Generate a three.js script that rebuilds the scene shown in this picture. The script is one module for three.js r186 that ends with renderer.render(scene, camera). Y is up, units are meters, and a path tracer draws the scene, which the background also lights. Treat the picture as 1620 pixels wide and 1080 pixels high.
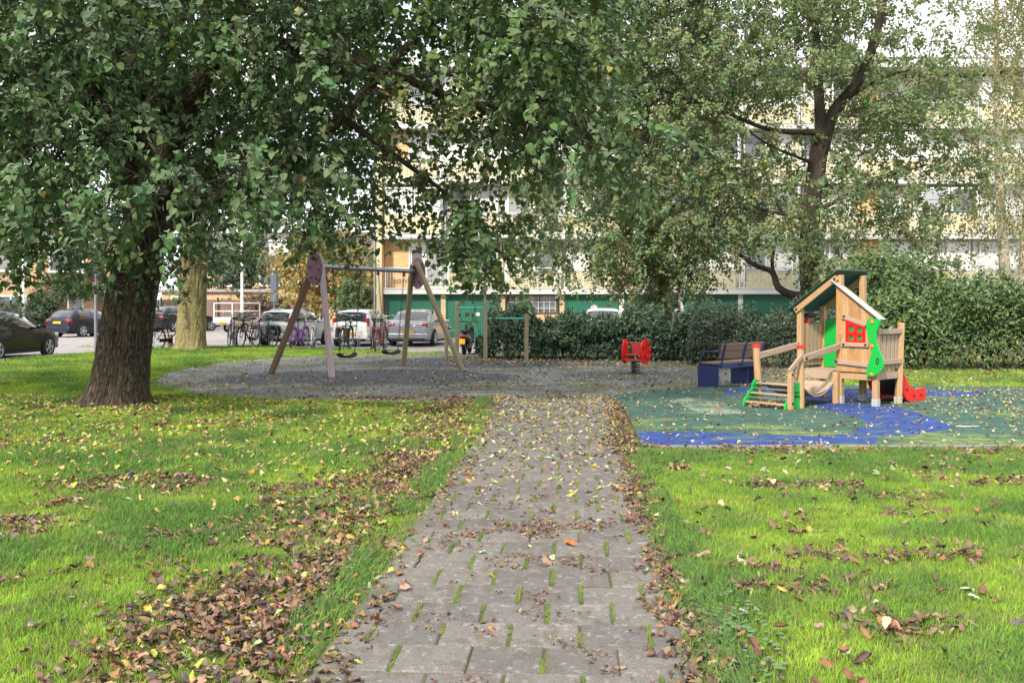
import * as THREE from 'three';
import { mergeGeometries, mergeVertices } from 'three/addons/utils/BufferGeometryUtils.js';
import { RoundedBoxGeometry } from 'three/addons/geometries/RoundedBoxGeometry.js';
import { ImprovedNoise } from 'three/addons/math/ImprovedNoise.js';

// ---------------------------------------------------------------- camera, sky, sun, exposure
const scene = new THREE.Scene();
const EYE = 1.7, FOCAL = 1570;                        // eye height in metres, focal length in photograph pixels
const camera = new THREE.PerspectiveCamera(2 * Math.atan(600 / FOCAL) * 180 / Math.PI, 1620 / 1200, 0.1, 600);
camera.position.set(0, EYE, 0);
camera.setViewOffset(1620, 1200, 0, 120, 1620, 1080);  // a level camera with the lens shifted down
const renderer = new THREE.WebGLRenderer({ antialias: true });
renderer.toneMapping = THREE.LinearToneMapping;
renderer.toneMappingExposure = 1.85;
renderer.shadowMap.enabled = true;

const V = (x, y, z) => new THREE.Vector3(x, y, z);
const perlin = new ImprovedNoise();
function rng(seed) { let a = seed >>> 0; return () => { a = (a + 0x6D2B79F5) | 0; let t = Math.imul(a ^ (a >>> 15), 1 | a); t = (t + Math.imul(t ^ (t >>> 7), 61 | t)) ^ t; return ((t ^ (t >>> 14)) >>> 0) / 4294967296; }; }
const lerp = THREE.MathUtils.lerp, clamp = THREE.MathUtils.clamp, sstep = THREE.MathUtils.smoothstep;
const fbm = (x, y, z = 0, o = 4) => { let s = 0, a = 0.5, f = 1; for (let i = 0; i < o; i++) { s += a * perlin.noise(x * f, y * f, z + i * 7.3); a *= 0.5; f *= 2.03; } return s; };

{ // a bright, thinly clouded sky
  const W = 512, H = 256, d = new Float32Array(W * H * 4);
  for (let j = 0; j < H; j++) for (let i = 0; i < W; i++) {
    const up = ((j + 0.5) / H - 0.5) * Math.PI, az = ((i + 0.5) / W - 0.5) * 2 * Math.PI, y = Math.sin(up);
    const x = Math.cos(az) * Math.cos(up), z = Math.sin(az) * Math.cos(up), k = 1 / (Math.abs(y) + 0.25);
    const c = sstep(fbm(x * k * 1.2 + 5, z * k * 1.2, 3.1, 5) + 0.22, -0.1, 0.3), h = clamp(y, 0, 1);
    const blue = [lerp(0.86, 0.42, Math.sqrt(h)), lerp(0.93, 0.60, Math.sqrt(h)), lerp(1.02, 0.98, Math.sqrt(h))], white = [1.05, 1.06, 1.08], o = (j * W + i) * 4;
    for (let q = 0; q < 3; q++) d[o + q] = y < 0 ? [0.26, 0.27, 0.22][q] : lerp(blue[q], white[q], 0.25 + 0.7 * c) * 1.0;
    d[o + 3] = 1;
  }
  const t = new THREE.DataTexture(d, W, H, THREE.RGBAFormat, THREE.FloatType);
  t.mapping = THREE.EquirectangularReflectionMapping; t.magFilter = THREE.LinearFilter; t.minFilter = THREE.LinearFilter; t.colorSpace = THREE.LinearSRGBColorSpace; t.needsUpdate = true;
  scene.background = t; scene.environment = t;
}
const sun = new THREE.DirectionalLight(new THREE.Color(1.0, 0.93, 0.82), 3.5);
sun.position.set(-36, 60, 42); sun.target.position.set(0, 0, -20);
sun.castShadow = true; sun.shadow.radius = 10; sun.shadow.mapSize.set(4096, 4096);
Object.assign(sun.shadow.camera, { left: -60, right: 60, top: 60, bottom: -60, near: 1, far: 200 });
scene.add(sun, sun.target);

// ---------------------------------------------------------------- helpers
const taken = new Map();
function numbered(name) { const n = taken.get(name) ?? 0; taken.set(name, n + 1); return n ? name + '_' + String(n).padStart(3, '0') : name; }
function mesh(name, geo, mat, parent) {
  const m = new THREE.Mesh(geo, mat); m.name = parent ? name : numbered(name); m.castShadow = m.receiveShadow = true;
  (parent ?? scene).add(m); return m;
}
function tag(o, label, category, group) { o.userData.label = label; o.userData.category = category; if (group) o.userData.group = group; return o; }
function thing(name, label, category, pos = [0, 0, 0], turn = 0, group) {
  const g = new THREE.Group(); g.name = numbered(name); g.position.set(...pos); g.rotation.y = turn; scene.add(g);
  return tag(g, label, category, group);
}
function part(name, parent) { const g = new THREE.Group(); g.name = name; parent.add(g); return g; }
function struct(o, label) { o.userData.kind = 'structure'; if (label) o.userData.label = label; return o; }
function copyOf(src, pos, turn, label) {
  const c = src.clone(); c.name = numbered(src.name.replace(/_\d{3}$/, '')); c.userData = { ...src.userData, label }; scene.add(c); c.position.set(...pos); c.rotation.y = turn; return c;
}
const merge = (list) => mergeGeometries(list.map((g) => { const n = g.index ? g.toNonIndexed() : g; for (const k of Object.keys(n.attributes)) if (!['position', 'normal', 'uv'].includes(k)) n.deleteAttribute(k); return n; }));
const box = (w, h, d, x = 0, y = 0, z = 0, ry = 0) => { const g = new THREE.BoxGeometry(w, h, d); if (ry) g.rotateY(ry); return g.translate(x, y, z); };
const rbox = (w, h, d, x = 0, y = 0, z = 0, r = 0.008) => new RoundedBoxGeometry(w, h, d, 2, Math.min(r, w * 0.45, h * 0.45, d * 0.45)).translate(x, y, z);
function rod(a, b, r0, r1 = r0, seg = 8) {
  const d = b.clone().sub(a), g = new THREE.CylinderGeometry(r1, r0, d.length(), seg, 1);
  g.applyQuaternion(new THREE.Quaternion().setFromUnitVectors(V(0, 1, 0), d.clone().normalize()));
  return g.translate((a.x + b.x) / 2, (a.y + b.y) / 2, (a.z + b.z) / 2);
}
function beam(a, b, w, h, r = 0.008) { // squared timber from a to b, h tall and w wide
  const d = b.clone().sub(a), L = d.length(), X = d.normalize(), side = V(-X.z, 0, X.x); if (side.length() < 1e-3) side.set(0, 0, 1); side.normalize();
  const up = side.clone().cross(X).negate(); if (up.y < 0) up.negate();
  const g = rbox(L, h, w, 0, 0, 0, r); g.applyMatrix4(new THREE.Matrix4().makeBasis(X, up, X.clone().cross(up)));
  return g.translate((a.x + b.x) / 2, (a.y + b.y) / 2, (a.z + b.z) / 2);
}
const tube = (pts, r, n = 24, seg = 6, closed = false) => new THREE.TubeGeometry(new THREE.CatmullRomCurve3(pts, closed), n, r, seg, closed);
function slab(points, depth, bevel = 0.004) { // a flat board cut to an outline in x and y, depth along z
  return new THREE.ExtrudeGeometry(new THREE.Shape(points.map(([x, y]) => new THREE.Vector2(x, y))), { depth, bevelEnabled: bevel > 0, bevelSize: bevel, bevelThickness: bevel, bevelSegments: 2 });
}
function sheet(points, y, uvOf) { // a level polygon of [x, z] points
  const g = new THREE.ShapeGeometry(new THREE.Shape(points.map(([x, z]) => new THREE.Vector2(x, -z)))); g.rotateX(-Math.PI / 2); g.translate(0, y, 0);
  const p = g.attributes.position, uv = g.attributes.uv;
  for (let i = 0; i < p.count; i++) uv.setXY(i, ...(uvOf ? uvOf(p.getX(i), p.getZ(i)) : [p.getX(i), p.getZ(i)]));
  return g;
}
// ground point and free point for a place read off the photograph (pixels of 1620 x 1080, distance in metres)
const G = (px, py) => { const Z = EYE * FOCAL / (py - 480); return [(px - 810) / FOCAL * Z, -Z]; };
const S = (px, py, Z) => V((px - 810) / FOCAL * Z, EYE - (py - 480) / FOCAL * Z, -Z);

function lattice(n, seed) { const r = rng(seed), a = new Float32Array(n * n); for (let i = 0; i < a.length; i++) a[i] = r(); return a; }
const lat = [lattice(256, 1), lattice(256, 2), lattice(256, 3), lattice(256, 4)];
function tn(u, v, f, k = 0) { // noise 0..1 that repeats with u and v of period 1, at f cells
  const a = lat[k], x = u * f, y = v * f, x0 = Math.floor(x), y0 = Math.floor(y), fx = x - x0, fy = y - y0, s = fx * fx * (3 - 2 * fx), t = fy * fy * (3 - 2 * fy), m = (q) => ((q % f) + f) % f;
  const g = (i, j) => a[(m(j) % 256) * 256 + (m(i) % 256)];
  return lerp(lerp(g(x0, y0), g(x0 + 1, y0), s), lerp(g(x0, y0 + 1), g(x0 + 1, y0 + 1), s), t);
}
const tf = (u, v, f, k = 0, o = 4) => { let s = 0, a = 0.5, n = 0; for (let i = 0; i < o; i++) { s += a * tn(u, v, f, (k + i) % 4); n += a; a *= 0.55; f *= 2; } return s / n; };
function tex(w, h, fn, rep = [1, 1], color = true) { // fn(u, v) gives sRGB 0..1
  const d = new Uint8Array(w * h * 4);
  for (let j = 0; j < h; j++) for (let i = 0; i < w; i++) { const c = fn((i + 0.5) / w, (j + 0.5) / h), o = (j * w + i) * 4; for (let q = 0; q < 3; q++) d[o + q] = clamp(Array.isArray(c) ? c[q] : c, 0, 1) * 255; d[o + 3] = 255; }
  const t = new THREE.DataTexture(d, w, h, THREE.RGBAFormat); t.wrapS = t.wrapT = THREE.RepeatWrapping; t.repeat.set(...rep); t.magFilter = THREE.LinearFilter; t.minFilter = THREE.LinearMipmapLinearFilter; t.generateMipmaps = true;
  if (color) t.colorSpace = THREE.SRGBColorSpace; t.needsUpdate = true; return t;
}
const mix3 = (a, b, t) => [lerp(a[0], b[0], t), lerp(a[1], b[1], t), lerp(a[2], b[2], t)];
const std = (color, roughness = 0.8, more = {}) => new THREE.MeshStandardMaterial({ color, roughness, ...more });
const paint = (color, more = {}) => new THREE.MeshPhysicalMaterial({ color, roughness: 0.4, specularIntensity: 0.5, clearcoat: 0.45, clearcoatRoughness: 0.06, ...more });
const lin = (r, g, b) => new THREE.Color().setRGB(r, g, b);

// fine-grained textures shared by many materials
const speckle = tex(256, 256, (u, v) => 0.72 + 0.28 * tf(u, v, 16, 0, 4), [1, 1]);
const grainBump = tex(256, 256, (u, v) => tf(u, v, 32, 1, 3), [1, 1], false);
function woodTex(a, b, c, seed, streak = 0.5) {
  return tex(256, 512, (u, v) => { const g = tf(u + 0.03 * tn(u, v, 4, 2), v * 0.25, 64, seed % 4, 3), s = tn(u, v * 0.5, 8, (seed + 1) % 4), k = tn(u, v, 16, (seed + 2) % 4); let q = mix3(a, b, clamp(g * 1.3 - 0.15, 0, 1)); q = mix3(q, c, streak * sstep(s, 0.5, 0.85) * (0.4 + 0.6 * k)); return q; }, [1, 1]);
}
const woodNew = std(0xffffff, 0.75, { map: woodTex([0.74, 0.60, 0.43], [0.62, 0.48, 0.33], [0.55, 0.48, 0.41], 1), bumpMap: grainBump, bumpScale: 0.001 });
const woodPanel = std(0xffffff, 0.75, { map: woodTex([0.73, 0.55, 0.36], [0.60, 0.43, 0.26], [0.50, 0.41, 0.33], 2, 0.6), bumpMap: grainBump, bumpScale: 0.001 });
const woodGrey = std(0xffffff, 0.85, { map: woodTex([0.70, 0.61, 0.52], [0.58, 0.49, 0.41], [0.50, 0.46, 0.42], 3), bumpMap: grainBump, bumpScale: 0.0012 });
const woodPost = std(0xffffff, 0.85, { map: woodTex([0.58, 0.53, 0.42], [0.46, 0.41, 0.31], [0.42, 0.42, 0.33], 0, 0.6), bumpMap: grainBump, bumpScale: 0.0012 });
const woodPink = std(0xffffff, 0.85, { map: woodTex([0.76, 0.68, 0.68], [0.66, 0.58, 0.58], [0.58, 0.52, 0.54], 1, 0.5), bumpMap: grainBump, bumpScale: 0.0012 });
const woodBrown = std(0xffffff, 0.85, { map: woodTex([0.54, 0.43, 0.35], [0.44, 0.34, 0.28], [0.40, 0.34, 0.31], 2, 0.5), bumpMap: grainBump, bumpScale: 0.0012 });
const galv = std(0x9aa0a2, 0.45, { metalness: 0.7, map: speckle });
const steelDark = std(0x33363a, 0.5, { metalness: 0.6 });
const black = std(0x141414, 0.6), rubber = std(0x1c1c1d, 0.9), chrome = std(0xc8c8c8, 0.2, { metalness: 1 });
const boltMat = std(0x2a2624, 0.45, { metalness: 0.5 });
const whitePaint = std(0xe4e4e0, 0.5, { map: speckle }), creamPaint = std(0xe2d3a6, 0.6, { map: speckle });

// ---------------------------------------------------------------- ground, street and surfaces
const pathX = (Z) => -0.03 + (Z - 4.45) * 0.058;                // centre line of the paved path
const pathHalf = (Z) => 0.875 + 0.17 * sstep(Z, 12, 17.5);
const streetEdge = [[-16.2, -18], [-15.3, -24], [-14.95, -29.7], [-14.5, -33.2], [-13.6, -36.2], [-12.0, -38.2], [-10.4, -38.9], [-8.6, -38.0], [-6.4, -36.4], [-4.6, -35.2], [-3.2, -34.2]];
const swingEdge = [G(232, 603), G(262, 617), G(330, 628), G(450, 634), G(620, 638), G(770, 641), G(985, 641), G(985, 627), G(1110, 613), G(1270, 606), G(1400, 597), G(1320, 576), G(1080, 564), G(760, 559), [-3.0, -33.6], G(560, 561), G(450, 565), G(350, 574), G(275, 587)];
const rubberEdge = [[1.55, -11.75], [1.72, -14.5], [1.88, -18.2], [2.6, -19.2], [4.2, -20.1], [6.5, -20.5], [9.5, -20.2], [14, -19.6], [14, -11.85]];
function inside(poly, x, z) { let c = false; for (let i = 0, j = poly.length - 1; i < poly.length; j = i++) { const [xi, zi] = poly[i], [xj, zj] = poly[j]; if ((zi > z) !== (zj > z) && x < (xj - xi) * (z - zi) / (zj - zi) + xi) c = !c; } return c; }
const edgeAt = (Z) => { for (let i = 1; i < streetEdge.length; i++) { const a = streetEdge[i - 1], b = streetEdge[i]; if (Z >= -a[1] && Z <= -b[1]) return lerp(a[0], b[0], (Z + a[1]) / (a[1] - b[1])); } return null; };

const soilTex = tex(512, 512, (u, v) => { const n = tf(u, v, 8, 0, 5), m = tf(u, v, 32, 2, 3); return mix3(mix3([0.34, 0.40, 0.13], [0.27, 0.31, 0.11], n), [0.33, 0.26, 0.18], sstep(m, 0.42, 0.66) * 0.9); });
const ground = mesh('lawn', new THREE.PlaneGeometry(500, 500, 1, 1).rotateX(-Math.PI / 2), std(0xffffff, 1, { map: soilTex, bumpMap: soilTex, bumpScale: 0.01 }));
{ const uv = ground.geometry.attributes.uv; for (let i = 0; i < uv.count; i++) uv.setXY(i, uv.getX(i) * 250, uv.getY(i) * 250); }
ground.position.y = -0.012; struct(ground);

// street: small pinkish pavers far away
const streetTex = tex(512, 512, (u, v) => { const r = Math.floor(v * 24), b = (u * 12 + (r % 2) * 0.5), fu = b % 1, fv = (v * 24) % 1, id = tn(Math.floor(b) / 12 + 0.01, r / 24 + 0.01, 64, 1); const j = fu < 0.05 || fv < 0.1 ? 0.82 : 1; const c = mix3([0.53, 0.505, 0.50], [0.59, 0.56, 0.55], id), n = 0.9 + 0.2 * tf(u, v, 8, 3, 4); return c.map((q) => q * j * n); });
const street = struct(mesh('street', sheet([[-70, -18], ...streetEdge, [-1.2, -33.4], [-0.9, -36.5], [1, -38.5], [45, -38.5], [45, -49.3], [-6.9, -49.3], [-6.9, -120], [-70, -120]], 0.004, (x, z) => [x / 2.4, z / 2.4]), std(0xffffff, 0.9, { map: streetTex })));
{ // concrete kerb stones along the lawn
  const pts = streetEdge.map(([x, z]) => V(x, 0, z)), kerb = part('kerb', scene), m = std(0xb5b0aa, 0.85, { map: speckle }); kerb.name = numbered('kerb'); struct(kerb);
  const c = new THREE.CatmullRomCurve3(pts), n = Math.round(c.getLength() / 1.0);
  const P = c.getSpacedPoints(n), geo = rbox(0.985, 0.16, 0.14, 0, 0, 0, 0.015);
  for (let i = 0; i < n; i++) { const a = P[i], b = P[i + 1], k = mesh('kerb_stone', geo, m, kerb); k.position.set((a.x + b.x) / 2, -0.02, (a.z + b.z) / 2); k.rotation.y = Math.atan2(-(b.z - a.z), b.x - a.x); }
}
{ // footpath strip across the street
  const fp = struct(mesh('footpath', sheet([[-70, -56], [-26, -58], [-20, -66], [-8, -70], [-8, -72.5], [-70, -72.5]], 0.06, (x, z) => [x / 2, z / 2]), std(0xa8a39d, 0.9, { map: speckle })));
}
// swing and bars area: worn safety surfacing
const swingBox = [-13.5, 9.5, -37, -14.5];
const swingTex = tex(1024, 1024, (u, v) => {
  const x = lerp(swingBox[0], swingBox[1], u), z = lerp(swingBox[2], swingBox[3], v), n = fbm(x * 0.9, z * 0.9, 1.7, 4), f = tf(u, v, 128, 0, 3), g = tf(u, v, 64, 2, 2);
  const e = (cx, cz, rx, rz) => 1 - Math.hypot((x - cx) / rx, (z - cz) / rz) + n * 0.5;
  const dark = Math.max(sstep(e(-3.4, -22.9, 3.6, 2.5), -0.02, 0.10), sstep(e(-0.9, -28.6, 3.6, 2.9), -0.02, 0.10), 0.55 * sstep(e(3.0, -23.5, 2.4, 2.2), 0, 0.3));
  let c = mix3([0.46, 0.455, 0.44], [0.38, 0.38, 0.37], f); c = mix3(c, mix3([0.22, 0.225, 0.245], [0.28, 0.28, 0.305], f), dark);
  const moss = sstep(n + 0.25 * (g - 0.5) + 0.16 * sstep(-z, 19.2, 17.4) - 0.05, 0.02, 0.22) * (1 - dark * 0.8);
  c = mix3(c, [0.33, 0.33, 0.20], moss * 0.75); return c.map((q) => q * (0.86 + 0.28 * tn(u, v, 256, 3)));
});
struct(mesh('play_surface', sheet(swingEdge, 0.012, (x, z) => [(x - swingBox[0]) / (swingBox[1] - swingBox[0]), (z - swingBox[2]) / (swingBox[3] - swingBox[2])]), std(0xffffff, 0.95, { map: swingTex })));

// green and blue poured rubber
const rb = [1.3, 14.1, -20.8, -11.5];
const bandA = [G(1000, 707), G(1012, 686), G(1090, 684), G(1180, 689), G(1290, 692), G(1392, 692), G(1385, 703), G(1200, 707)];
const river = [G(1286, 646), G(1300, 638), G(1345, 636), G(1400, 643), G(1455, 655), G(1512, 678), G(1440, 690), G(1330, 698), G(1270, 697), G(1345, 686), G(1376, 672), G(1350, 660)];
const bandB = [G(1140, 626), G(1150, 617), G(1215, 613), G(1300, 615), G(1420, 618), G(1560, 622), G(1560, 628), G(1430, 628), G(1330, 637), G(1290, 636), G(1200, 622)];
const leafMark = [G(1062, 637), G(1090, 630), G(1150, 640), G(1178, 656), G(1120, 658)];
const rubTex = tex(1280, 1024, (u, v) => {
  let x = lerp(rb[0], rb[1], u), z = lerp(rb[2], rb[3], v); const n1 = fbm(x * 2.2, z * 2.2, 4.4, 4), n2 = fbm(x * 2.2 + 40, z * 2.2, 9.4, 4), sp = tn(u, v, 256, 1), s2 = tn(u, v, 128, 2), X = x + n1 * 0.16, Z = z + n2 * 0.16;
  let c = mix3([0.15, 0.27, 0.22], [0.22, 0.355, 0.30], sp * 0.8 + n1 * 0.5);
  const lime = sstep(fbm(x * 0.7, z * 1.6, 2.2, 5) + (inside(rubberEdge, x, z + 1.3) ? 0 : 0.26), 0.08, 0.36) * (0.5 + 0.7 * s2); c = mix3(c, [0.41, 0.46, 0.21], lime * 0.75);
  if (inside(leafMark, X, Z)) c = mix3(c, [0.46, 0.50, 0.42], 0.35 + 0.5 * sstep(n1 + 0.2 * sp, 0, 0.2));
  if (inside(bandA, X, Z) || inside(river, X, Z) || inside(bandB, X, Z)) c = mix3(mix3([0.07, 0.155, 0.37], [0.12, 0.27, 0.55], sp), [0.30, 0.37, 0.33], sstep(n2 + 0.3 * (s2 - 0.5), 0.04, 0.32) * 0.75);
  return c.map((q) => q * (0.85 + 0.3 * s2));
});
struct(mesh('rubber_surface', sheet(rubberEdge, 0.02, (x, z) => [(x - rb[0]) / (rb[1] - rb[0]), (z - rb[2]) / (rb[3] - rb[2])]), std(0xffffff, 0.95, { map: rubTex, bumpMap: grainBump, bumpScale: 0.002 })));
{ // concrete edging in front of it, stone by stone
  const e = part('concrete_edging', scene); e.name = numbered('concrete_edging'); struct(e);
  const geo = rbox(0.99, 0.2, 0.1, 0, 0, 0, 0.012), m = std(0x8c8880, 0.9, { map: speckle });
  for (let i = 0; i < 12; i++) { const k = mesh('edging_stone', geo, m, e); k.position.set(2.1 + i * 1.0, -0.072, -11.70 - i * 0.008); k.rotation.y = 0.008; }
}
const jointSpots = [];
// paved path: pavers in half bond on a sandy bed
{
  const path = part('path', scene); path.name = numbered('path'); struct(path);
  const bedTex = tex(256, 256, (u, v) => mix3([0.30, 0.26, 0.18], [0.29, 0.33, 0.11], tf(u, v, 16, 1, 3)));
  const L = [], R = []; for (let Z = 2.4; Z <= 17.9; Z += 0.5) { L.push([pathX(Z) - pathHalf(Z) - 0.12, -Z]); R.unshift([pathX(Z) + pathHalf(Z) + 0.1, -Z]); }
  mesh('sand_bed', sheet([...L, ...R].reverse(), 0.019), std(0xffffff, 1, { map: bedTex }), path);
  const stoneTex = [0, 1, 2].map((k) => tex(256, 256, (u, v) => { const n = tf(u, v, 8, k, 5), f = tn(u, v, 128, k), w = sstep(tf(u, v, 16, k + 1, 3), 0.64, 0.76), m = sstep(tf(u, v, 8, k + 2, 4), 0.55, 0.72); let c = mix3([[0.345, 0.325, 0.305], [0.365, 0.345, 0.325], [0.325, 0.305, 0.29]][k], [[0.43, 0.405, 0.385], [0.45, 0.425, 0.395], [0.40, 0.375, 0.36]][k], n); c = mix3(c, [0.56, 0.555, 0.53], w * 0.5); c = mix3(c, [0.32, 0.29, 0.22], m * 0.5); return c.map((q) => q * (0.84 + 0.32 * f)); }));
  const mats = stoneTex.map((t) => std(0xffffff, 0.9, { map: t, bumpMap: t, bumpScale: 0.004 }));
  const r = rng(77), geos = [];
  const paver = (w, d, du, dv) => { // a chamfered slab with a slightly uneven outline
    const h = 0.05, b = 0.007, e = () => (r() - 0.5) * 0.006, W = w / 2, D = d / 2, c = [[-W + e(), -D + e()], [W + e(), -D + e()], [W + e(), D + e()], [-W + e(), D + e()]], p = [], uv = [], tri = (a, bb, q) => { for (const k of [a, bb, q]) { p.push(...k); uv.push(k[0] * 1.5 + du, k[2] * 1.5 + dv); } };
    const lo = c.map(([x, z]) => [x, -h, z]), mi = c.map(([x, z]) => [x, -b, z]), hi = c.map(([x, z]) => [x - Math.sign(x) * b * 1.3, 0, z - Math.sign(z) * b * 1.3]);
    for (let i = 0; i < 4; i++) { const j = (i + 1) % 4; tri(lo[i], mi[j], lo[j]); tri(lo[i], mi[i], mi[j]); tri(mi[i], hi[j], mi[j]); tri(mi[i], hi[i], hi[j]); }
    tri(hi[0], hi[3], hi[2]); tri(hi[0], hi[2], hi[1]);
    const g = new THREE.BufferGeometry(); g.setAttribute('position', new THREE.Float32BufferAttribute(p, 3)); g.setAttribute('uv', new THREE.Float32BufferAttribute(uv, 2)); g.computeVertexNormals(); return g;
  };
  for (let k = 0; k < 10; k++) geos.push(paver(0.340, 0.349, r(), r()));
  const halves = [0, 1, 2, 3].map(() => paver(0.165, 0.349, r(), r()));
  const ang = Math.atan(0.058);
  for (let row = 0; row < 43; row++) {
    const Z = 2.55 + row * 0.352, cx = pathX(Z), half = Math.round(pathHalf(Z) / 0.176) * 0.176, off = row % 2 ? 0.176 : 0;
    for (let x = -half + (off ? 0 : 0); x < half - 0.02;) {
      const short = (x === -half && off) || x + 0.3 > half, w = short ? 0.176 : 0.352, drift = (r() - 0.5) * 0.012;
      const m = mesh('paver', short ? halves[(r() * 4) | 0] : geos[(r() * 10) | 0], mats[(r() * 3) | 0], path);
      m.position.set(cx + x + w / 2 + drift + Math.sin(row * 0.7) * 0.012, 0.030 + (r() - 0.5) * 0.006, -Z + (r() - 0.5) * 0.008 - (x + w / 2) * -0.058);
      m.rotation.set((r() - 0.5) * 0.02, -ang + (r() - 0.5) * 0.025, (r() - 0.5) * 0.02);
      x += w; jointSpots.push([cx + x + Math.sin(row * 0.7) * 0.012, Z, row]);
    }
  }
}

// ---------------------------------------------------------------- apartment building
const brickTex = (a, b, mortar) => tex(512, 512, (u, v) => { const r = Math.floor(v * 32), q = u * 8 + (r % 2) * 0.5, fu = q % 1, fv = (v * 32) % 1, id = lat[2][(r * 37 + Math.floor(q) * 11) % 65536]; return fu < 0.04 || fv < 0.14 ? mortar : mix3(a, b, id).map((x) => x * (0.9 + 0.2 * tn(u, v, 128, 1))); });
const bricks = std(0xffffff, 0.9, { map: brickTex([0.86, 0.70, 0.50], [0.77, 0.59, 0.40], [0.80, 0.72, 0.60]) });       // warm buff brick
const paleBricks = std(0xffffff, 0.9, { map: brickTex([0.80, 0.68, 0.53], [0.72, 0.59, 0.45], [0.76, 0.68, 0.58]) });
const brownBricks = std(0xffffff, 0.9, { map: brickTex([0.58, 0.45, 0.32], [0.47, 0.36, 0.26], [0.55, 0.48, 0.38]) });
const uvBox = (w, h, d, x, y, z, k = 2) => { const g = box(w, h, d, 0, 0, 0), p = g.attributes.position, n = g.attributes.normal, uv = g.attributes.uv; for (let i = 0; i < p.count; i++) { const X = p.getX(i) + x, Y = p.getY(i) + y, Z = p.getZ(i) + z; uv.setXY(i, (Math.abs(n.getX(i)) > 0.5 ? Z : X) / k, (Math.abs(n.getY(i)) > 0.5 ? Z : Y) / k); } return g.translate(x, y, z); };
const glass = (c) => new THREE.MeshPhysicalMaterial({ color: c, roughness: 0.06, metalness: 0, specularIntensity: 1, clearcoat: 1, clearcoatRoughness: 0.03 });
const curtains = [glass(0xd9d8d2), glass(0xc6c5c0), glass(0x9a9b9c), glass(0x6c7073), glass(0xe2dfd6), glass(0x555b5f)];
const creamPanel = std(0xe6d9b0, 0.65, { map: speckle }), concrete = std(0xe2dfd6, 0.85, { map: speckle }), whiteFrame = std(0xecebe6, 0.5);
const garageGreen = std(0x2f7c62, 0.55, { map: speckle }), brickPier = std(0xd9bf94, 0.9, { map: speckle });
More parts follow.
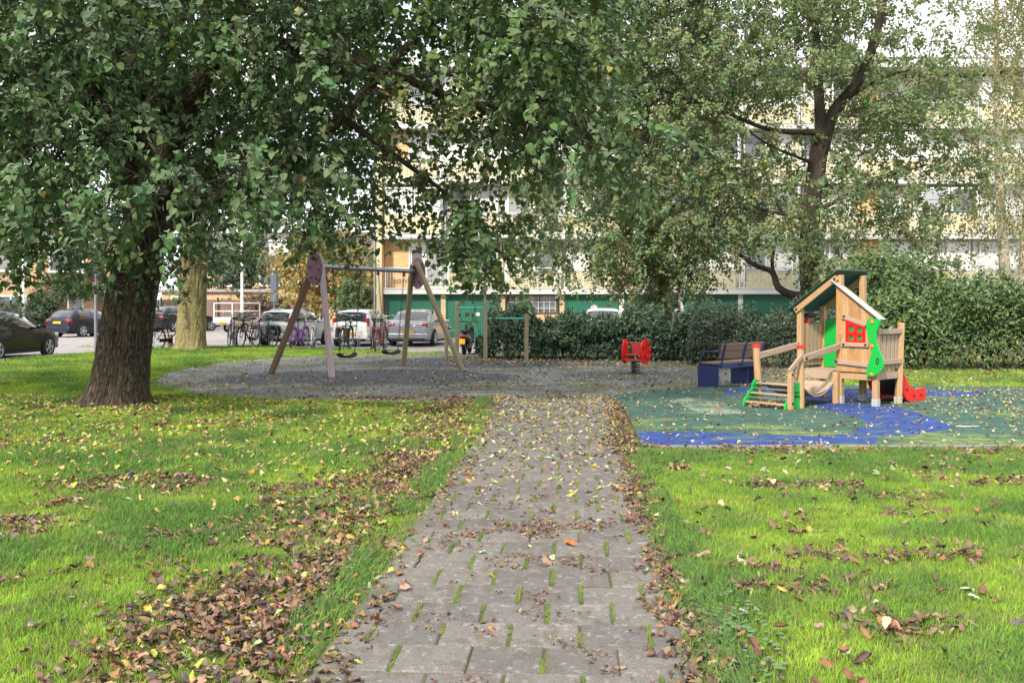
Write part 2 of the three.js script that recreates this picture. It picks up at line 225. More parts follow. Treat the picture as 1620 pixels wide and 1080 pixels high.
{
  const b = thing('apartment_building', 'five storey apartment block with cream balconies above green garage doors', 'building', [-6.66, 0, -49]), rr = rng(5);
  const BW = 2.95, NB = 13, FW = BW * NB, FL = 2.72, G0 = 2.42, deep = 9.5, top = G0 + 4 * FL;
  // body behind the balconies
  mesh('wall', uvBox(FW - 0.1, top - 0.3, deep - 0.7, FW / 2, (top - 0.3) / 2, -0.7 - (deep - 0.7) / 2), std(0xeae8e2, 0.9), b);
  mesh('end_wall', uvBox(0.28, top, deep, 0.14, top / 2, -deep / 2 + 0.12), bricks, b);
  const roof = mesh('roof', box(FW + 0.5, 0.42, deep + 0.9, FW / 2, top + 0.12, -deep / 2 + 0.25), whitePaint, b);
  mesh('roof_edge', box(FW + 0.54, 0.06, deep + 0.94, FW / 2, top + 0.36, -deep / 2 + 0.25), std(0x8d9194, 0.5, { metalness: 0.4 }), roof);
  for (let f = 0; f < 4; f++) { // floor slabs that carry the balconies
    const y = G0 + f * FL;
    mesh('floor_slab', rbox(FW + 0.1, 0.26, 0.82, FW / 2, y - 0.13, -0.32, 0.01), concrete, b);
    mesh('slab_edge', box(FW + 0.1, 0.05, 0.03, FW / 2, y + 0.03, 0.1), whitePaint, b);
  }
  mesh('rain_pipe', merge([rod(V(-0.12, 0, 0.05), V(-0.12, top, 0.05), 0.05), ...[1, 4, 7, 10, 12].map((h) => box(0.16, 0.05, 0.14, -0.1, h, 0.04))]), std(0x8c8b86, 0.6), b);
  mesh('corner_pier', box(0.26, top, 0.2, 0.13, top / 2, 0.16), creamPaint, b);
  // ground floor: piers and garage doors
  const ribs = (w, h) => { const s = [], n = Math.round(w / 0.11); for (let i = 0; i < n; i++) s.push(box(0.055, h, 0.03, -w / 2 + (i + 0.5) * w / n, h / 2, 0.02)); s.push(box(w, h, 0.03, 0, h / 2, -0.01)); return merge(s); };
  const doorG = ribs(2.55, 2.14), frameG = merge([box(2.67, 0.06, 0.1, 0, 2.17, 0), box(0.06, 2.14, 0.1, -1.305, 1.07, 0), box(0.06, 2.14, 0.1, 1.305, 1.07, 0)]);
  const wideDoor = ribs(3.42, 2.14);
  for (let i = 0; i < NB; i++) {
    const x = i * BW + BW / 2 + 0.3;
    if (i === 2) { // a small ground-floor window with a low brick wall in place of a door
      mesh('low_wall', uvBox(2.5, 1.15, 0.2, x + 0.03, 0.575, -0.45), bricks, b);
      const w = part('window', b); w.position.set(x, 1.66, -0.40);
      mesh('frame', merge([box(2.5, 0.08, 0.1, 0, 0.46, 0), box(2.5, 0.08, 0.1, 0, -0.46, 0), box(0.08, 0.84, 0.1, -1.21, 0, 0), box(0.08, 0.84, 0.1, 1.21, 0, 0), box(0.06, 0.84, 0.09, 0.35, 0, 0), box(0.06, 0.84, 0.09, -0.5, 0, 0)]), std(0x5a4a44, 0.6), w);
      mesh('pane', box(2.3, 0.82, 0.02, 0, 0, -0.02), curtains[3], w);
      mesh('grille', merge([...Array(9)].map((_, k) => rod(V(-1.1 + k * 0.28, -0.42, 0.09), V(-1.1 + k * 0.28, 0.42, 0.09), 0.01, 0.01, 5)).concat([-0.2, 0.1].map((y) => rod(V(-1.2, y, 0.09), V(1.2, y, 0.09), 0.01, 0.01, 5)))), whiteFrame, w);
    } else {
      const d = part('garage_door', b); d.position.set(x, 0.01, -0.28);
      mesh('door_leaf', doorG, garageGreen, d); mesh('frame', frameG, std(0x1a6a50, 0.6), d);
      mesh('handle', box(0.12, 0.03, 0.05, 0, 0.95, 0.07), galv, d);
    }
    mesh('pier', uvBox(0.24, G0 - 0.26, 0.75, i * BW + BW + 0.3, (G0 - 0.26) / 2, -0.55), i < 3 ? brickPier : concrete, b);
  }
  // upper floors
  const F1 = (w, h, t = 0.07) => merge([box(w, t, 0.1, 0, h / 2 - t / 2, 0), box(w, t, 0.1, 0, -h / 2 + t / 2, 0), box(t, h - 2 * t, 0.1, -w / 2 + t / 2, 0, 0), box(t, h - 2 * t, 0.1, w / 2 - t / 2, 0, 0)]);
  const bigFrame = F1(1.16, 2.06), doorFrame = F1(0.82, 2.3), fanFrame = F1(0.82, 0.4, 0.05), bigPane = box(1.04, 1.94, 0.02), doorPane = box(0.5, 1.5, 0.02), apronG = box(2.42, 0.82, 0.04);
  const ribG = merge([...Array(12)].map((_, k) => box(0.02, 0.8, 0.012, -1.15 + k * 0.21, 0, 0.026)));
  const railG = merge([box(2.72, 0.05, 0.06, 0, 0, 0), box(2.72, 0.03, 0.04, 0, -0.12, 0)]), barG = merge([...Array(19)].map((_, k) => box(0.016, 0.88, 0.016, -1.26 + k * 0.14, -0.46, 0))), postG = box(0.05, 1.2, 0.05, 0, -0.55, 0);
  for (let f = 0; f < 4; f++) for (let i = 0; i < NB; i++) {
    const x0 = i * BW + 0.3, y = G0 + f * FL, xc = x0 + BW / 2, loggia = i % 4 === 0, kind = (i + f) % 3;
    const win = (name, fr, pane, x, yy, z, m) => { const w = part(name, b); w.position.set(x, yy, z); mesh('frame', fr, whiteFrame, w); mesh('pane', pane, m, w).position.z = -0.01; return w; };
    if (loggia) {
      mesh('loggia_wall', uvBox(1.16, FL - 0.3, 0.14, x0 + 0.58, y + FL / 2 - 0.14, -0.62), bricks, b);
      const d = win('balcony_door', doorFrame, doorPane, x0 + 1.6, y + 1.19, -0.6, curtains[2 + (rr() * 2 | 0)]); mesh('panel', box(0.66, 0.5, 0.03, 0, -0.82, -0.005), whiteFrame, d);
      mesh('door_face', box(0.68, 2.16, 0.02, 0, 0, -0.035), whiteFrame, d);
      win('window', bigFrame, bigPane, x0 + 2.6, y + 1.3, -0.6, curtains[rr() * 3 | 0]);
    } else {
      for (const s of [-1, 1]) win('window', bigFrame, bigPane, xc + s * 0.66, y + 1.32, -0.6, curtains[(rr() * 6) | 0]);
      mesh('mullion_column', box(0.14, FL - 0.3, 0.16, xc + 1.42, y + FL / 2 - 0.14, -0.6), kind ? creamPaint : whitePaint, b);
    }
    if (kind !== 1 || f === 0) { // balcony front: rail, bars, cream panel behind them
      const r = part('balcony_front', b); r.position.set(xc, y + 1.03, 0.06);
      mesh('rail', railG, whitePaint, r); mesh('railing_bars', barG, whitePaint, r);
      for (const s of [-1.36, 0.25, 1.36]) mesh('post', postG, whitePaint, r).position.x = s;
      if (!(loggia && f === 0)) mesh('balcony_panel', merge([apronG.clone().translate(0, -0.55, -0.05), ribG.clone().translate(0, -0.55, -0.05)]), creamPanel, r);
    } else { // a closed bay: cream apron and window flush with the slab edge
      mesh('bay_panel', box(2.8, 0.86, 0.1, xc, y + 0.5, 0), creamPanel, b);
      mesh('bay_side', merge([box(0.1, FL - 0.28, 0.6, xc - 1.4, y + FL / 2 - 0.13, -0.35), box(0.1, FL - 0.28, 0.6, xc + 1.4, y + FL / 2 - 0.13, -0.35)]), whitePaint, b);
      for (const s of [-0.7, 0.7]) { const w = part('window', b); w.position.set(xc + s, y + 1.62, 0); mesh('frame', F1(1.32, 1.34), whiteFrame, w); mesh('pane', box(1.2, 1.22, 0.02), curtains[(rr() * 6) | 0], w); }
    }
  }
  // flower pots on the far balcony rail, hung there by a resident
  for (const [px, k] of [[1489, 0], [1514, 1]]) {
    const p = S(px, 436, 48.95), t = thing('flower_pot', k ? 'grey pot with dry brown plant on the balcony rail' : 'dark round pot on the balcony rail nearest the birch', 'pot', [p.x, 3.45, -48.94]);
    mesh('pot', new THREE.LatheGeometry([[0, 0], [0.16, 0], [0.21, 0.3], [0.225, 0.3], [0.225, 0.34], [0.19, 0.34], [0.19, 0.28], [0, 0.28]].map(([a, c]) => new THREE.Vector2(a, c)), 18), std(k ? 0x60615f : 0x3c4046, 0.7), t);
    if (k) { const q = rng(9), l = []; for (let n = 0; n < 60; n++) { const a = q() * 6.28; l.push(rod(V(0, 0.28, 0), V(Math.cos(a) * 0.26 * q(), 0.4 + q() * 0.2, Math.sin(a) * 0.26 * q()), 0.008, 0.004, 4)); } mesh('plant', merge(l), std(0x7a5b3a, 0.9), t); }
  }
  // the white parking sign on a garage door
  const sg = thing('parking_sign', 'small round white sign with red mark on green garage door', 'sign', [...[S(943, 488, 48.1)].map((p) => [p.x, p.y])[0], -49.22]);
  mesh('sign_disc', new THREE.CylinderGeometry(0.17, 0.17, 0.015, 28).rotateX(Math.PI / 2), std(0xeeeeea, 0.5), sg);
  mesh('red_ring', new THREE.TorusGeometry(0.13, 0.016, 8, 28).translate(0, 0, 0.01), std(0xb02020, 0.5), sg);
  mesh('red_bar', box(0.03, 0.24, 0.012, 0, 0, 0.012).rotateZ(0.7), std(0xb02020, 0.5), sg);
}

// ---------------------------------------------------------------- houses, walls and fence across the street
const roofTiles = std(0xffffff, 0.85, { map: tex(256, 256, (u, v) => { const a = (u * 8) % 1, b = (v * 8) % 1, k = 0.75 + 0.35 * Math.sin(a * Math.PI) - (b < 0.12 ? 0.2 : 0); return [0.38 * k, 0.35 * k, 0.34 * k]; }), bumpMap: tex(64, 64, (u, v) => Math.sin(((u * 8) % 1) * Math.PI), [1, 1], false), bumpScale: 0.04 });
function house(label, [x, z], turn, { W, D, H, ridge, wall, dormer, chimney, cols = 3 }) {
  const h = thing('brick_house', label, 'house', [x, 0, z], turn);
  const gable = new THREE.ExtrudeGeometry(new THREE.Shape([[-D / 2, 0], [D / 2, 0], [D / 2, H], [0, H + ridge - 0.1], [-D / 2, H]].map(([a, b]) => new THREE.Vector2(a, b))), { depth: W, bevelEnabled: false });
  gable.rotateY(Math.PI / 2).translate(-W / 2, 0, 0); { const p = gable.attributes.position, n = gable.attributes.normal, uv = gable.attributes.uv; for (let i = 0; i < p.count; i++) uv.setXY(i, (Math.abs(n.getX(i)) > 0.5 ? p.getZ(i) : p.getX(i)) / 2, p.getY(i) / 2); }
  mesh('wall', gable, wall, h);
  const roof = part('roof', h), L = Math.hypot(D / 2 + 0.35, ridge + 0.2), an = Math.atan2(ridge, D / 2);
  for (const s of [-1, 1]) { const g = box(W + 0.3, 0.1, L, 0, 0, 0); const uv = g.attributes.uv; for (let i = 0; i < uv.count; i++) uv.setXY(i, uv.getX(i) * W / 2.4, uv.getY(i) * L / 2.4); g.rotateX(s * an); g.translate(0, H + ridge / 2, s * (D / 4 + 0.08)); mesh('roof_slope', g, roofTiles, roof); }
  mesh('gutter', merge([-1, 1].map((s) => rod(V(-W / 2 - 0.15, H - 0.12, s * (D / 2 + 0.3)), V(W / 2 + 0.15, H - 0.12, s * (D / 2 + 0.3)), 0.07))), std(0xd8d6d0, 0.6), h);
  if (chimney) mesh('chimney', merge([box(0.8, 1.3, 0.6, W * 0.12, H + ridge + 0.35, 0), box(0.9, 0.1, 0.7, W * 0.12, H + ridge + 1.0, 0)]), std(0xd2c4ad, 0.9, { map: speckle }), roof);
  const fr = (w, hh) => merge([box(w, 0.09, 0.1, 0, hh / 2, 0), box(w, 0.09, 0.1, 0, -hh / 2, 0), box(0.09, hh - 0.09, 0.1, -w / 2 + 0.045, 0, 0), box(0.09, hh - 0.09, 0.1, w / 2 - 0.045, 0, 0), box(0.07, hh - 0.09, 0.08, 0.1, 0, 0)]);
  for (let f = 0; f < 2; f++) for (let c = 0; c < cols; c++) {
    const w = part('window', h); w.position.set(-W / 2 + (c + 0.5) * W / cols, 1.5 + f * 2.7, D / 2 + 0.02); if (w.position.y > H - 0.7) w.position.y = H - 0.8;
    mesh('frame', fr(W / cols * 0.62, 1.25), whiteFrame, w); mesh('pane', box(W / cols * 0.56, 1.1, 0.03), curtains[(c + f) % 2 ? 3 : 2], w); mesh('sill', box(W / cols * 0.66, 0.06, 0.16, 0, -0.7, 0.05), concrete, w);
  }
  if (dormer) {
    const d = part('dormer', roof); d.position.set(dormer, H + ridge * 0.52, D * 0.2);
    mesh('dormer_box', merge([box(2.6, 1.35, 2.2, 0, 0, 0), box(2.9, 0.16, 2.5, 0, 0.75, 0)]), whitePaint, d); mesh('pane', box(1.7, 0.75, 0.06, 0, 0.05, 1.1), curtains[1], d);
  }
  return h;
}
house('pale brick end house behind the white lamp post', [-30.6, -60], 0.5, { W: 9, D: 8, H: 5.4, ridge: 3, wall: paleBricks });
house('terraced house with white dormer and tiled roof beyond the wooden fence', [-19.5, -86], -0.08, { W: 16, D: 8.5, H: 4.6, ridge: 3.1, wall: paleBricks, dormer: 0.6, chimney: true, cols: 5 });
house('brick house with grey tiled roof half hidden behind the ivy wall', [-40, -82], 0.2, { W: 13, D: 8.5, H: 5.2, ridge: 3.2, wall: bricks, dormer: 2, chimney: true, cols: 4 });
{ // garden wall
  const a = V(-27.2, 0, -56.2), b = V(-24.2, 0, -61), t = thing('garden_wall', 'brown brick garden wall overgrown with ivy behind the parked cars', 'wall', [(a.x + b.x) / 2, 0, (a.z + b.z) / 2], Math.atan2(-(b.z - a.z), b.x - a.x)), L = a.distanceTo(b);
  mesh('wall', uvBox(L, 2.3, 0.22, 0, 1.15, 0), brownBricks, t); mesh('coping', uvBox(L + 0.1, 0.08, 0.3, 0, 2.34, 0), brownBricks, t);
}
{ // wooden fence: panels between dark posts
  const a = V(-25.6, 0, -67), b = V(-17.6, 0, -70), L = a.distanceTo(b), t = thing('wooden_fence', 'brown wooden garden fence with dark posts beyond the street', 'fence', [a.x, 0, a.z], Math.atan2(-(b.z - a.z), b.x - a.x));
  const plank = box(0.148, 1.92, 0.024), fm = [0x8e7468, 0x856c61, 0x967c70].map((c) => std(c, 0.9, { map: speckle })), r = rng(3), n = Math.floor(L / 0.155);
  for (let i = 0; i < n; i++) { if (i % 12 === 11) continue; mesh('plank', plank, fm[(r() * 3) | 0], t).position.set(i * 0.155 + 0.07, 1.0 + (r() - 0.5) * 0.02, (r() - 0.5) * 0.01); }
  for (let i = -1; i < n; i += 12) mesh('post', box(0.13, 2.1, 0.13), std(0x38322e, 0.8), t).position.set((i + 0.5) * 0.155, 1.05, 0);
}
{ // low shed with a flat roof behind the fence
  const t = thing('garden_shed', 'flat roofed garden shed rising behind the wooden fence', 'shed', [-21.6, 0, -73], 0.15);
  mesh('wall', uvBox(7.5, 2.5, 3, 0, 1.25, 0), paleBricks, t); mesh('roof', rbox(7.9, 0.22, 3.4, 0, 2.62, 0, 0.03), std(0x9b9890, 0.8), t);
  const w = part('window', t); w.position.set(-2.4, 1.9, 1.52); mesh('frame', box(1.3, 0.6, 0.06), whiteFrame, w); mesh('pane', box(1.1, 0.45, 0.05, 0, 0, 0.02), curtains[3], w);
}

// ---------------------------------------------------------------- playhouse
const playGreen = std(0x12a03c, 0.35), playRed = std(0xd8140f, 0.35), roofGreen = std(0x1b5a46, 0.5, { map: speckle }), roofGrey = std(0xb8b6b2, 0.5, { map: speckle }), knobOrange = std(0xd8762a, 0.35), plateZinc = std(0xb9bcbc, 0.5, { metalness: 0.4 });
{
  // local axes: x along the ridge (away and to the side), z across the front towards the viewer
  const t = thing('playhouse', 'wooden playhouse with green roof, red window and red slide on rubber', 'playhouse', [5.53, 0.02, -16.7], Math.atan2(0.64, 0.77)), r = rng(21);
  const post = (x, z, h, y0 = 0, lean = [0, 0], m = woodNew, s = 0.095) => mesh('post', beam(V(x, y0, z), V(x + lean[0], h, z + lean[1]), s, s, 0.012), m, t);
  const foot = (x, z) => mesh('steel_foot', rbox(0.103, 0.12, 0.103, x, 0.06, z, 0.006), plateZinc, t);
  const bolt = (x, y, z, parent = t, q = 0.022) => mesh('bolt_cap', new THREE.SphereGeometry(q, 12, 8).scale(0.7, 1, 1).translate(x, y, z), boltMat, parent);
  const U = 0.70, B = 0.65, BL = -0.78, DECK = 0.52;
  post(0, 0, 2.16); post(0, B, 1.45); post(U, B, 1.36, 0, [0.04, 0.03]); post(U, 0, 2.16); post(0, BL, 1.62); post(U, BL, 1.64); post(-0.09, -0.02, DECK, 0);
  for (const [x, z] of [[0, 0], [0, B], [U, B], [U, 0]]) foot(x, z);
  // deck boards and the frame under them
  for (let i = 0; i < 6; i++) mesh('deck_board', rbox(0.112, 0.03, B - BL + 0.04, 0.06 + i * 0.118, DECK + 0.015, (B + BL) / 2, 0.006), woodGrey, t);
  mesh('deck_beam', rbox(0.05, 0.13, -BL + 0.05, -0.075, DECK - 0.055, BL / 2), woodGrey, t);
  mesh('deck_beam', rbox(0.05, 0.10, B - 0.1, -0.03, DECK - 0.05, B / 2), woodNew, t);
  mesh('deck_beam', rbox(U - 0.1, 0.09, 0.045, U / 2, DECK - 0.045, B + 0.01), woodGrey, t);
  // gable front: planks cut to the slope, one by one
  const topAt = (z) => 2.0 - (z + 0.05) * 0.73, nP = 6, wP = (B + 0.04) / nP;
  for (let i = 0; i < nP; i++) {
    const a = -0.03 + i * wP, b = a + wP - 0.004, g = slab([[a, DECK + 0.03], [b, DECK + 0.03], [b, topAt(b)], [a, topAt(a)]], 0.024, 0.003);
    const uv = g.attributes.uv, o = r(); for (let k = 0; k < uv.count; k++) uv.setXY(k, uv.getX(k) * 1.2 + o, uv.getY(k) * 0.6 + o * 3);
    g.rotateY(-Math.PI / 2).translate(-0.05, 0, 0); mesh('wall_plank', g, i % 3 === 1 ? woodNew : woodPanel, t);
  }
  const wx = -0.085;                                      // face of the front
  // crosspieces with bolts
  for (const [z0, y0, z1, y1, hh] of [[0.09, 1.47, 0.60, 1.31, 0.07], [0.08, 1.0, 0.58, 1.0, 0.07], [-0.05, 0.71, 0.66, 0.67, 0.075]]) {
    mesh('crosspiece', beam(V(wx - 0.016, y0, z0), V(wx - 0.016, y1, z1), 0.028, hh, 0.006), woodGrey, t);
    bolt(wx - 0.032, y0 - 0.003, z0 + 0.05); bolt(wx - 0.032, y1 + 0.003, z1 - 0.05);
  }
  { // red window with four openings
    const s = new THREE.Shape([[0.16, 1.03], [0.51, 1.03], [0.51, 1.31], [0.16, 1.43]].map(([a, c]) => new THREE.Vector2(a, c)));
    for (const [a, c, w, h] of [[0.21, 1.21, 0.095, 0.10], [0.365, 1.20, 0.095, 0.09], [0.21, 1.07, 0.095, 0.085], [0.365, 1.07, 0.095, 0.085]]) s.holes.push(new THREE.Path([[a, c], [a, c + h], [a + w, c + h], [a + w, c]].map(([p, q]) => new THREE.Vector2(p, q))));
    const g = new THREE.ExtrudeGeometry(s, { depth: 0.02, bevelEnabled: true, bevelSize: 0.003, bevelThickness: 0.003, bevelSegments: 1 }); g.rotateY(-Math.PI / 2).translate(wx + 0.005, 0, 0);
    const w = part('window', t); mesh('frame', g, playRed, w);
    mesh('backing', box(0.004, 0.26, 0.27, wx + 0.008, 1.17, 0.335), std(0x0f7a3a, 0.5), w);
  }
  { // wavy green side board
    const L = [], R = []; for (let k = 0; k <= 18; k++) { const y = 0.50 + k * (0.93 / 18); L.push([0.60 + 0.045 * Math.sin(y * 8.2 + 0.4), y]); R.unshift([0.79 + 0.065 * Math.sin(y * 7.0 - 3.2) - (y < 0.62 ? (0.62 - y) * 1.0 : 0), y]); }
    const g = slab([...L, ...R], 0.02, 0.004); g.rotateY(-Math.PI / 2).translate(wx - 0.022, 0, 0); const w = mesh('side_board', g, playGreen, t);
    mesh('hand_slot', tube([V(wx - 0.05, 0.70, 0.755), V(wx - 0.05, 0.76, 0.775), V(wx - 0.05, 0.80, 0.765), V(wx - 0.05, 0.78, 0.74), V(wx - 0.05, 0.71, 0.735)], 0.007, 24, 6, true), black, w);
    for (const [y, z] of [[1.375, 0.655], [0.985, 0.655], [0.525, 0.645]]) mesh('knob', new THREE.SphereGeometry(0.032, 16, 10).scale(0.6, 1, 1).translate(wx - 0.048, y, z), knobOrange, w);
  }
  // roof
  const roof = part('roof', t), slope = (z0, y0, z1, y1, x0, x1, th, m, name) => { const d = V(0, y1 - y0, z1 - z0), L = d.length(), g = rbox(x1 - x0, th, L, 0, 0, 0, 0.004); g.rotateX(-Math.atan2(y1 - y0, z1 - z0)); g.translate((x0 + x1) / 2, (y0 + y1) / 2, (z0 + z1) / 2); return mesh(name, g, m, roof); };
  slope(0.03, 2.245, -0.98, 1.545, -0.14, U + 0.16, 0.016, roofGreen, 'roof_sheet');
  slope(-0.10, 2.075, 0.80, 1.415, -0.14, 0.05, 0.02, roofGrey, 'roof_sheet');
  for (const x of [-0.07, U + 0.07]) { const a = mesh('rafter', beam(V(x, 2.12, -0.02), V(x, 1.55, -0.84), 0.045, 0.10), woodNew, roof); bolt(x - 0.03, 2.09, -0.05, a); bolt(x - 0.03, 1.58, -0.80, a); }
  mesh('rafter', beam(V(-0.03, 1.985, -0.02), V(-0.03, 1.46, 0.70), 0.045, 0.06), woodNew, roof);
  // slatted sides
  const slats = (x0, x1, z, h0, h1, n, m) => { for (let i = 0; i < n; i++) { const x = lerp(x0, x1, (i + 0.5) / n), g = rbox((x1 - x0) / n * 0.78, h1 - h0, 0.024, x, (h0 + h1) / 2 + (r() - 0.5) * 0.01, z, 0.006); mesh('slat', g, r() < 0.7 ? woodGrey : woodNew, t); } };
  slats(0.05, U - 0.04, BL, 0.60, 1.33, 5); slats(0.05, U - 0.0, B + 0.005, 0.60, 1.20, 5);
  for (const y of [1.22, 0.72]) mesh('rail', rbox(U + 0.12, 0.085, 0.03, U / 2 + 0.02, y, B + 0.055), woodGrey, t);
  mesh('rail', rbox(U, 0.07, 0.03, U / 2, 0.74, BL + 0.03), woodGrey, t);
  { const g = slab([[BL + 0.06, DECK + 0.05], [-0.06, DECK + 0.05], [-0.06, 1.40], [BL + 0.10, 1.40]], 0.02, 0.004); g.rotateY(-Math.PI / 2).translate(U - 0.06, 0, 0); mesh('back_board', g, playGreen, t); }
  { // toy binoculars on the slats
    const b = part('binoculars', t); b.position.set(0.22, 1.34, BL); mesh('mount', rbox(0.06, 0.10, 0.06, 0, 0.05, 0), playRed, b);
    mesh('barrels', merge([-0.035, 0.035].map((s) => rod(V(-0.11, 0.13, s), V(0.11, 0.13, s), 0.032, 0.042, 14)).concat([box(0.08, 0.03, 0.08, 0, 0.13, 0)])), black, b);
  }
  { // slide
    const s = part('slide', t), side = [[0, 0.62], [0.10, 0.66], [0.16, 0.62], [0.30, 0.42], [0.46, 0.26], [0.62, 0.19], [0.80, 0.21], [0.92, 0.22], [0.98, 0.17], [0.98, 0.06], [0.95, 0.01], [0.50, 0.0], [0.36, 0.03], [0.18, 0.18], [0.02, 0.40]];
    for (const z of [0.06, B - 0.045]) { const p = mesh('side_panel', slab(side, 0.022, 0.004).translate(U - 0.02, 0, z), playRed, s); for (const [x, y] of [[0.14, 0.45], [0.34, 0.22], [0.58, 0.10], [0.82, 0.10]]) mesh('bolt_cap', new THREE.SphereGeometry(0.02, 10, 8).translate(U - 0.02 + x, y, z + 0.03), boltMat, p); }
    const pr = [[0, 0.54], [0.10, 0.52], [0.28, 0.30], [0.46, 0.14], [0.62, 0.09], [0.95, 0.08]], g = slab([...pr, ...pr.slice().reverse().map(([x, y]) => [x, y - 0.014])], B - 0.14, 0); mesh('slide_bed', g.translate(U - 0.02, 0, 0.075), std(0x8f9496, 0.3, { metalness: 0.9 }), s);
  }
  // sagging plank bridge with handrails between the two red-capped posts and the house
  const CX = -1.15;
  for (const [z, h, y0, lz] of [[0, 0.96, 0, 0], [-0.80, 0.95, 0, -0.06]]) {
    mesh('post', rod(V(CX, y0, z), V(CX, h, z + lz), 0.062, 0.058, 10), woodNew, t); mesh('red_cap', rod(V(CX, h, z + lz), V(CX, h + 0.05, z + lz), 0.068, 0.062, 16), playRed, t);
    bolt(CX - 0.06, 0.38, z);
  }
  for (const [z, dz] of [[0.03, 0.0], [-0.80, 0.03]]) mesh('handrail', beam(V(CX - 0.02, 0.80, z + (dz ? -0.02 : 0.04)), V(-0.02, 0.97, z + dz), 0.035, 0.11, 0.014), woodGrey, t);
  bolt(CX + 0.03, 0.80, 0.10); bolt(-0.05, 0.96, 0.06);
  for (let i = 0; i < 8; i++) { const q = (i + 0.5) / 8, x = lerp(CX + 0.08, -0.12, q), y = 0.36 - 0.20 * Math.sin(q * Math.PI), sl = -0.20 * Math.PI / 0.95 * Math.cos(q * Math.PI), g = rbox(0.135, 0.028, 0.70, 0, 0, 0, 0.006); g.rotateZ(Math.atan(sl)); mesh('bridge_plank', g.translate(x, y, -0.39), woodGrey, t); }
  mesh('bridge_chain', merge([-0.06, -0.72].map((z) => tube([0, 1, 2, 3, 4, 5, 6].map((k) => V(lerp(CX, -0.05, k / 6), 0.38 - 0.20 * Math.sin(k / 6 * Math.PI), z)), 0.012, 24, 6))), steelDark, t);
  post(-0.5, -0.39, 0.16, 0, [0, 0], woodGrey, 0.08);
  { // stair with green stringers
    const st = part('stair', t), out = [[0.04, 0], [0.04, 0.40], [-0.10, 0.41], [-0.16, 0.36], [-0.18, 0.27], [-0.27, 0.23], [-0.30, 0.15], [-0.38, 0.11], [-0.41, 0.0]];
    for (const z of [-0.80, 0.0]) mesh('stringer', slab(out, 0.022, 0.004).translate(CX - 0.04, 0.005, z), playGreen, st);
    for (const [x, y, m] of [[-0.33, 0.07, woodGrey], [-0.27, 0.14, galv], [-0.20, 0.21, woodGrey], [-0.14, 0.28, galv], [-0.04, 0.36, woodGrey]]) mesh('tread', m === galv ? rod(V(CX - 0.04 + x, y, -0.79), V(CX - 0.04 + x, y, 0.0), 0.017) : rbox(0.10, 0.028, 0.78, CX - 0.04 + x, y, -0.39), m, st);
    mesh('post', beam(V(CX - 0.36, 0, 0.06), V(CX - 0.36, 0.60, 0.06), 0.075, 0.075, 0.01), woodNew, st);
    mesh('handrail', beam(V(CX - 0.40, 0.60, 0.055), V(CX - 0.02, 0.86, 0.055), 0.035, 0.075, 0.01), woodGrey, st);
    mesh('face_mark', merge([box(0.11, 0.02, 0.006, CX - 0.14, 0.26, 0.03), new THREE.SphereGeometry(0.02, 10, 8).translate(CX - 0.17, 0.20, 0.03), new THREE.SphereGeometry(0.02, 10, 8).translate(CX - 0.10, 0.20, 0.03)]), boltMat, st);
    bolt(CX - 0.36, 0.56, 0.10, st); bolt(CX - 0.36, 0.10, 0.10, st);
  }
}
// ---------------------------------------------------------------- bench seen from behind
{
  const blue = std(0x17306e, 0.45, { map: speckle }), t = thing('park_bench', 'blue steel bench with brown slats standing beside the hedge', 'bench', [4.14, 0.012, -19.9], Math.atan2(0.69, 0.72));
  // local: x along the bench from the near end, -z towards the seat front; the backrest stands at z = 0
  const L = 1.55, D = 0.5;
  for (const x of [0, L - 0.03]) mesh('end_panel', rbox(0.03, 0.44, D, x + 0.015, 0.22, -D / 2, 0.004), blue, t);
  for (const z of [-0.02, -D + 0.02]) mesh('seat_rail', rbox(L, 0.085, 0.03, L / 2, 0.415, z, 0.004), blue, t);
  mesh('inner_panel', rbox(0.02, 0.42, D - 0.08, L - 0.42, 0.21, -D / 2, 0.004), blue, t); mesh('inner_panel', rbox(0.02, 0.42, D - 0.08, 0.02 + 0.03, 0.21, -D / 2, 0.004), blue, t);
  for (let i = 0; i < 3; i++) mesh('seat_slat', rbox(L + 0.02, 0.035, 0.145, L / 2, 0.478, -0.09 - i * 0.157, 0.006), woodBrown, t);
  for (const [y, z] of [[0.65, 0.045], [0.81, 0.09]]) { const g = rbox(L + 0.02, 0.15, 0.032, 0, 0, 0, 0.006); g.rotateX(0.27); mesh('back_slat', g.translate(L / 2, y, z), woodBrown, t); }
  for (const x of [0.06, 0.80, L - 0.06]) mesh('back_post', beam(V(x, 0.40, 0.02), V(x, 0.89, 0.145), 0.045, 0.02, 0.004), blue, t);
  for (const x of [0.0, L]) mesh('armrest', tube([V(x, 0.45, -0.44), V(x, 0.60, -0.42), V(x, 0.70, -0.39), V(x, 0.715, -0.3), V(x, 0.715, -0.05), V(x, 0.715, 0.08)], 0.02, 30, 8), blue, t);
}
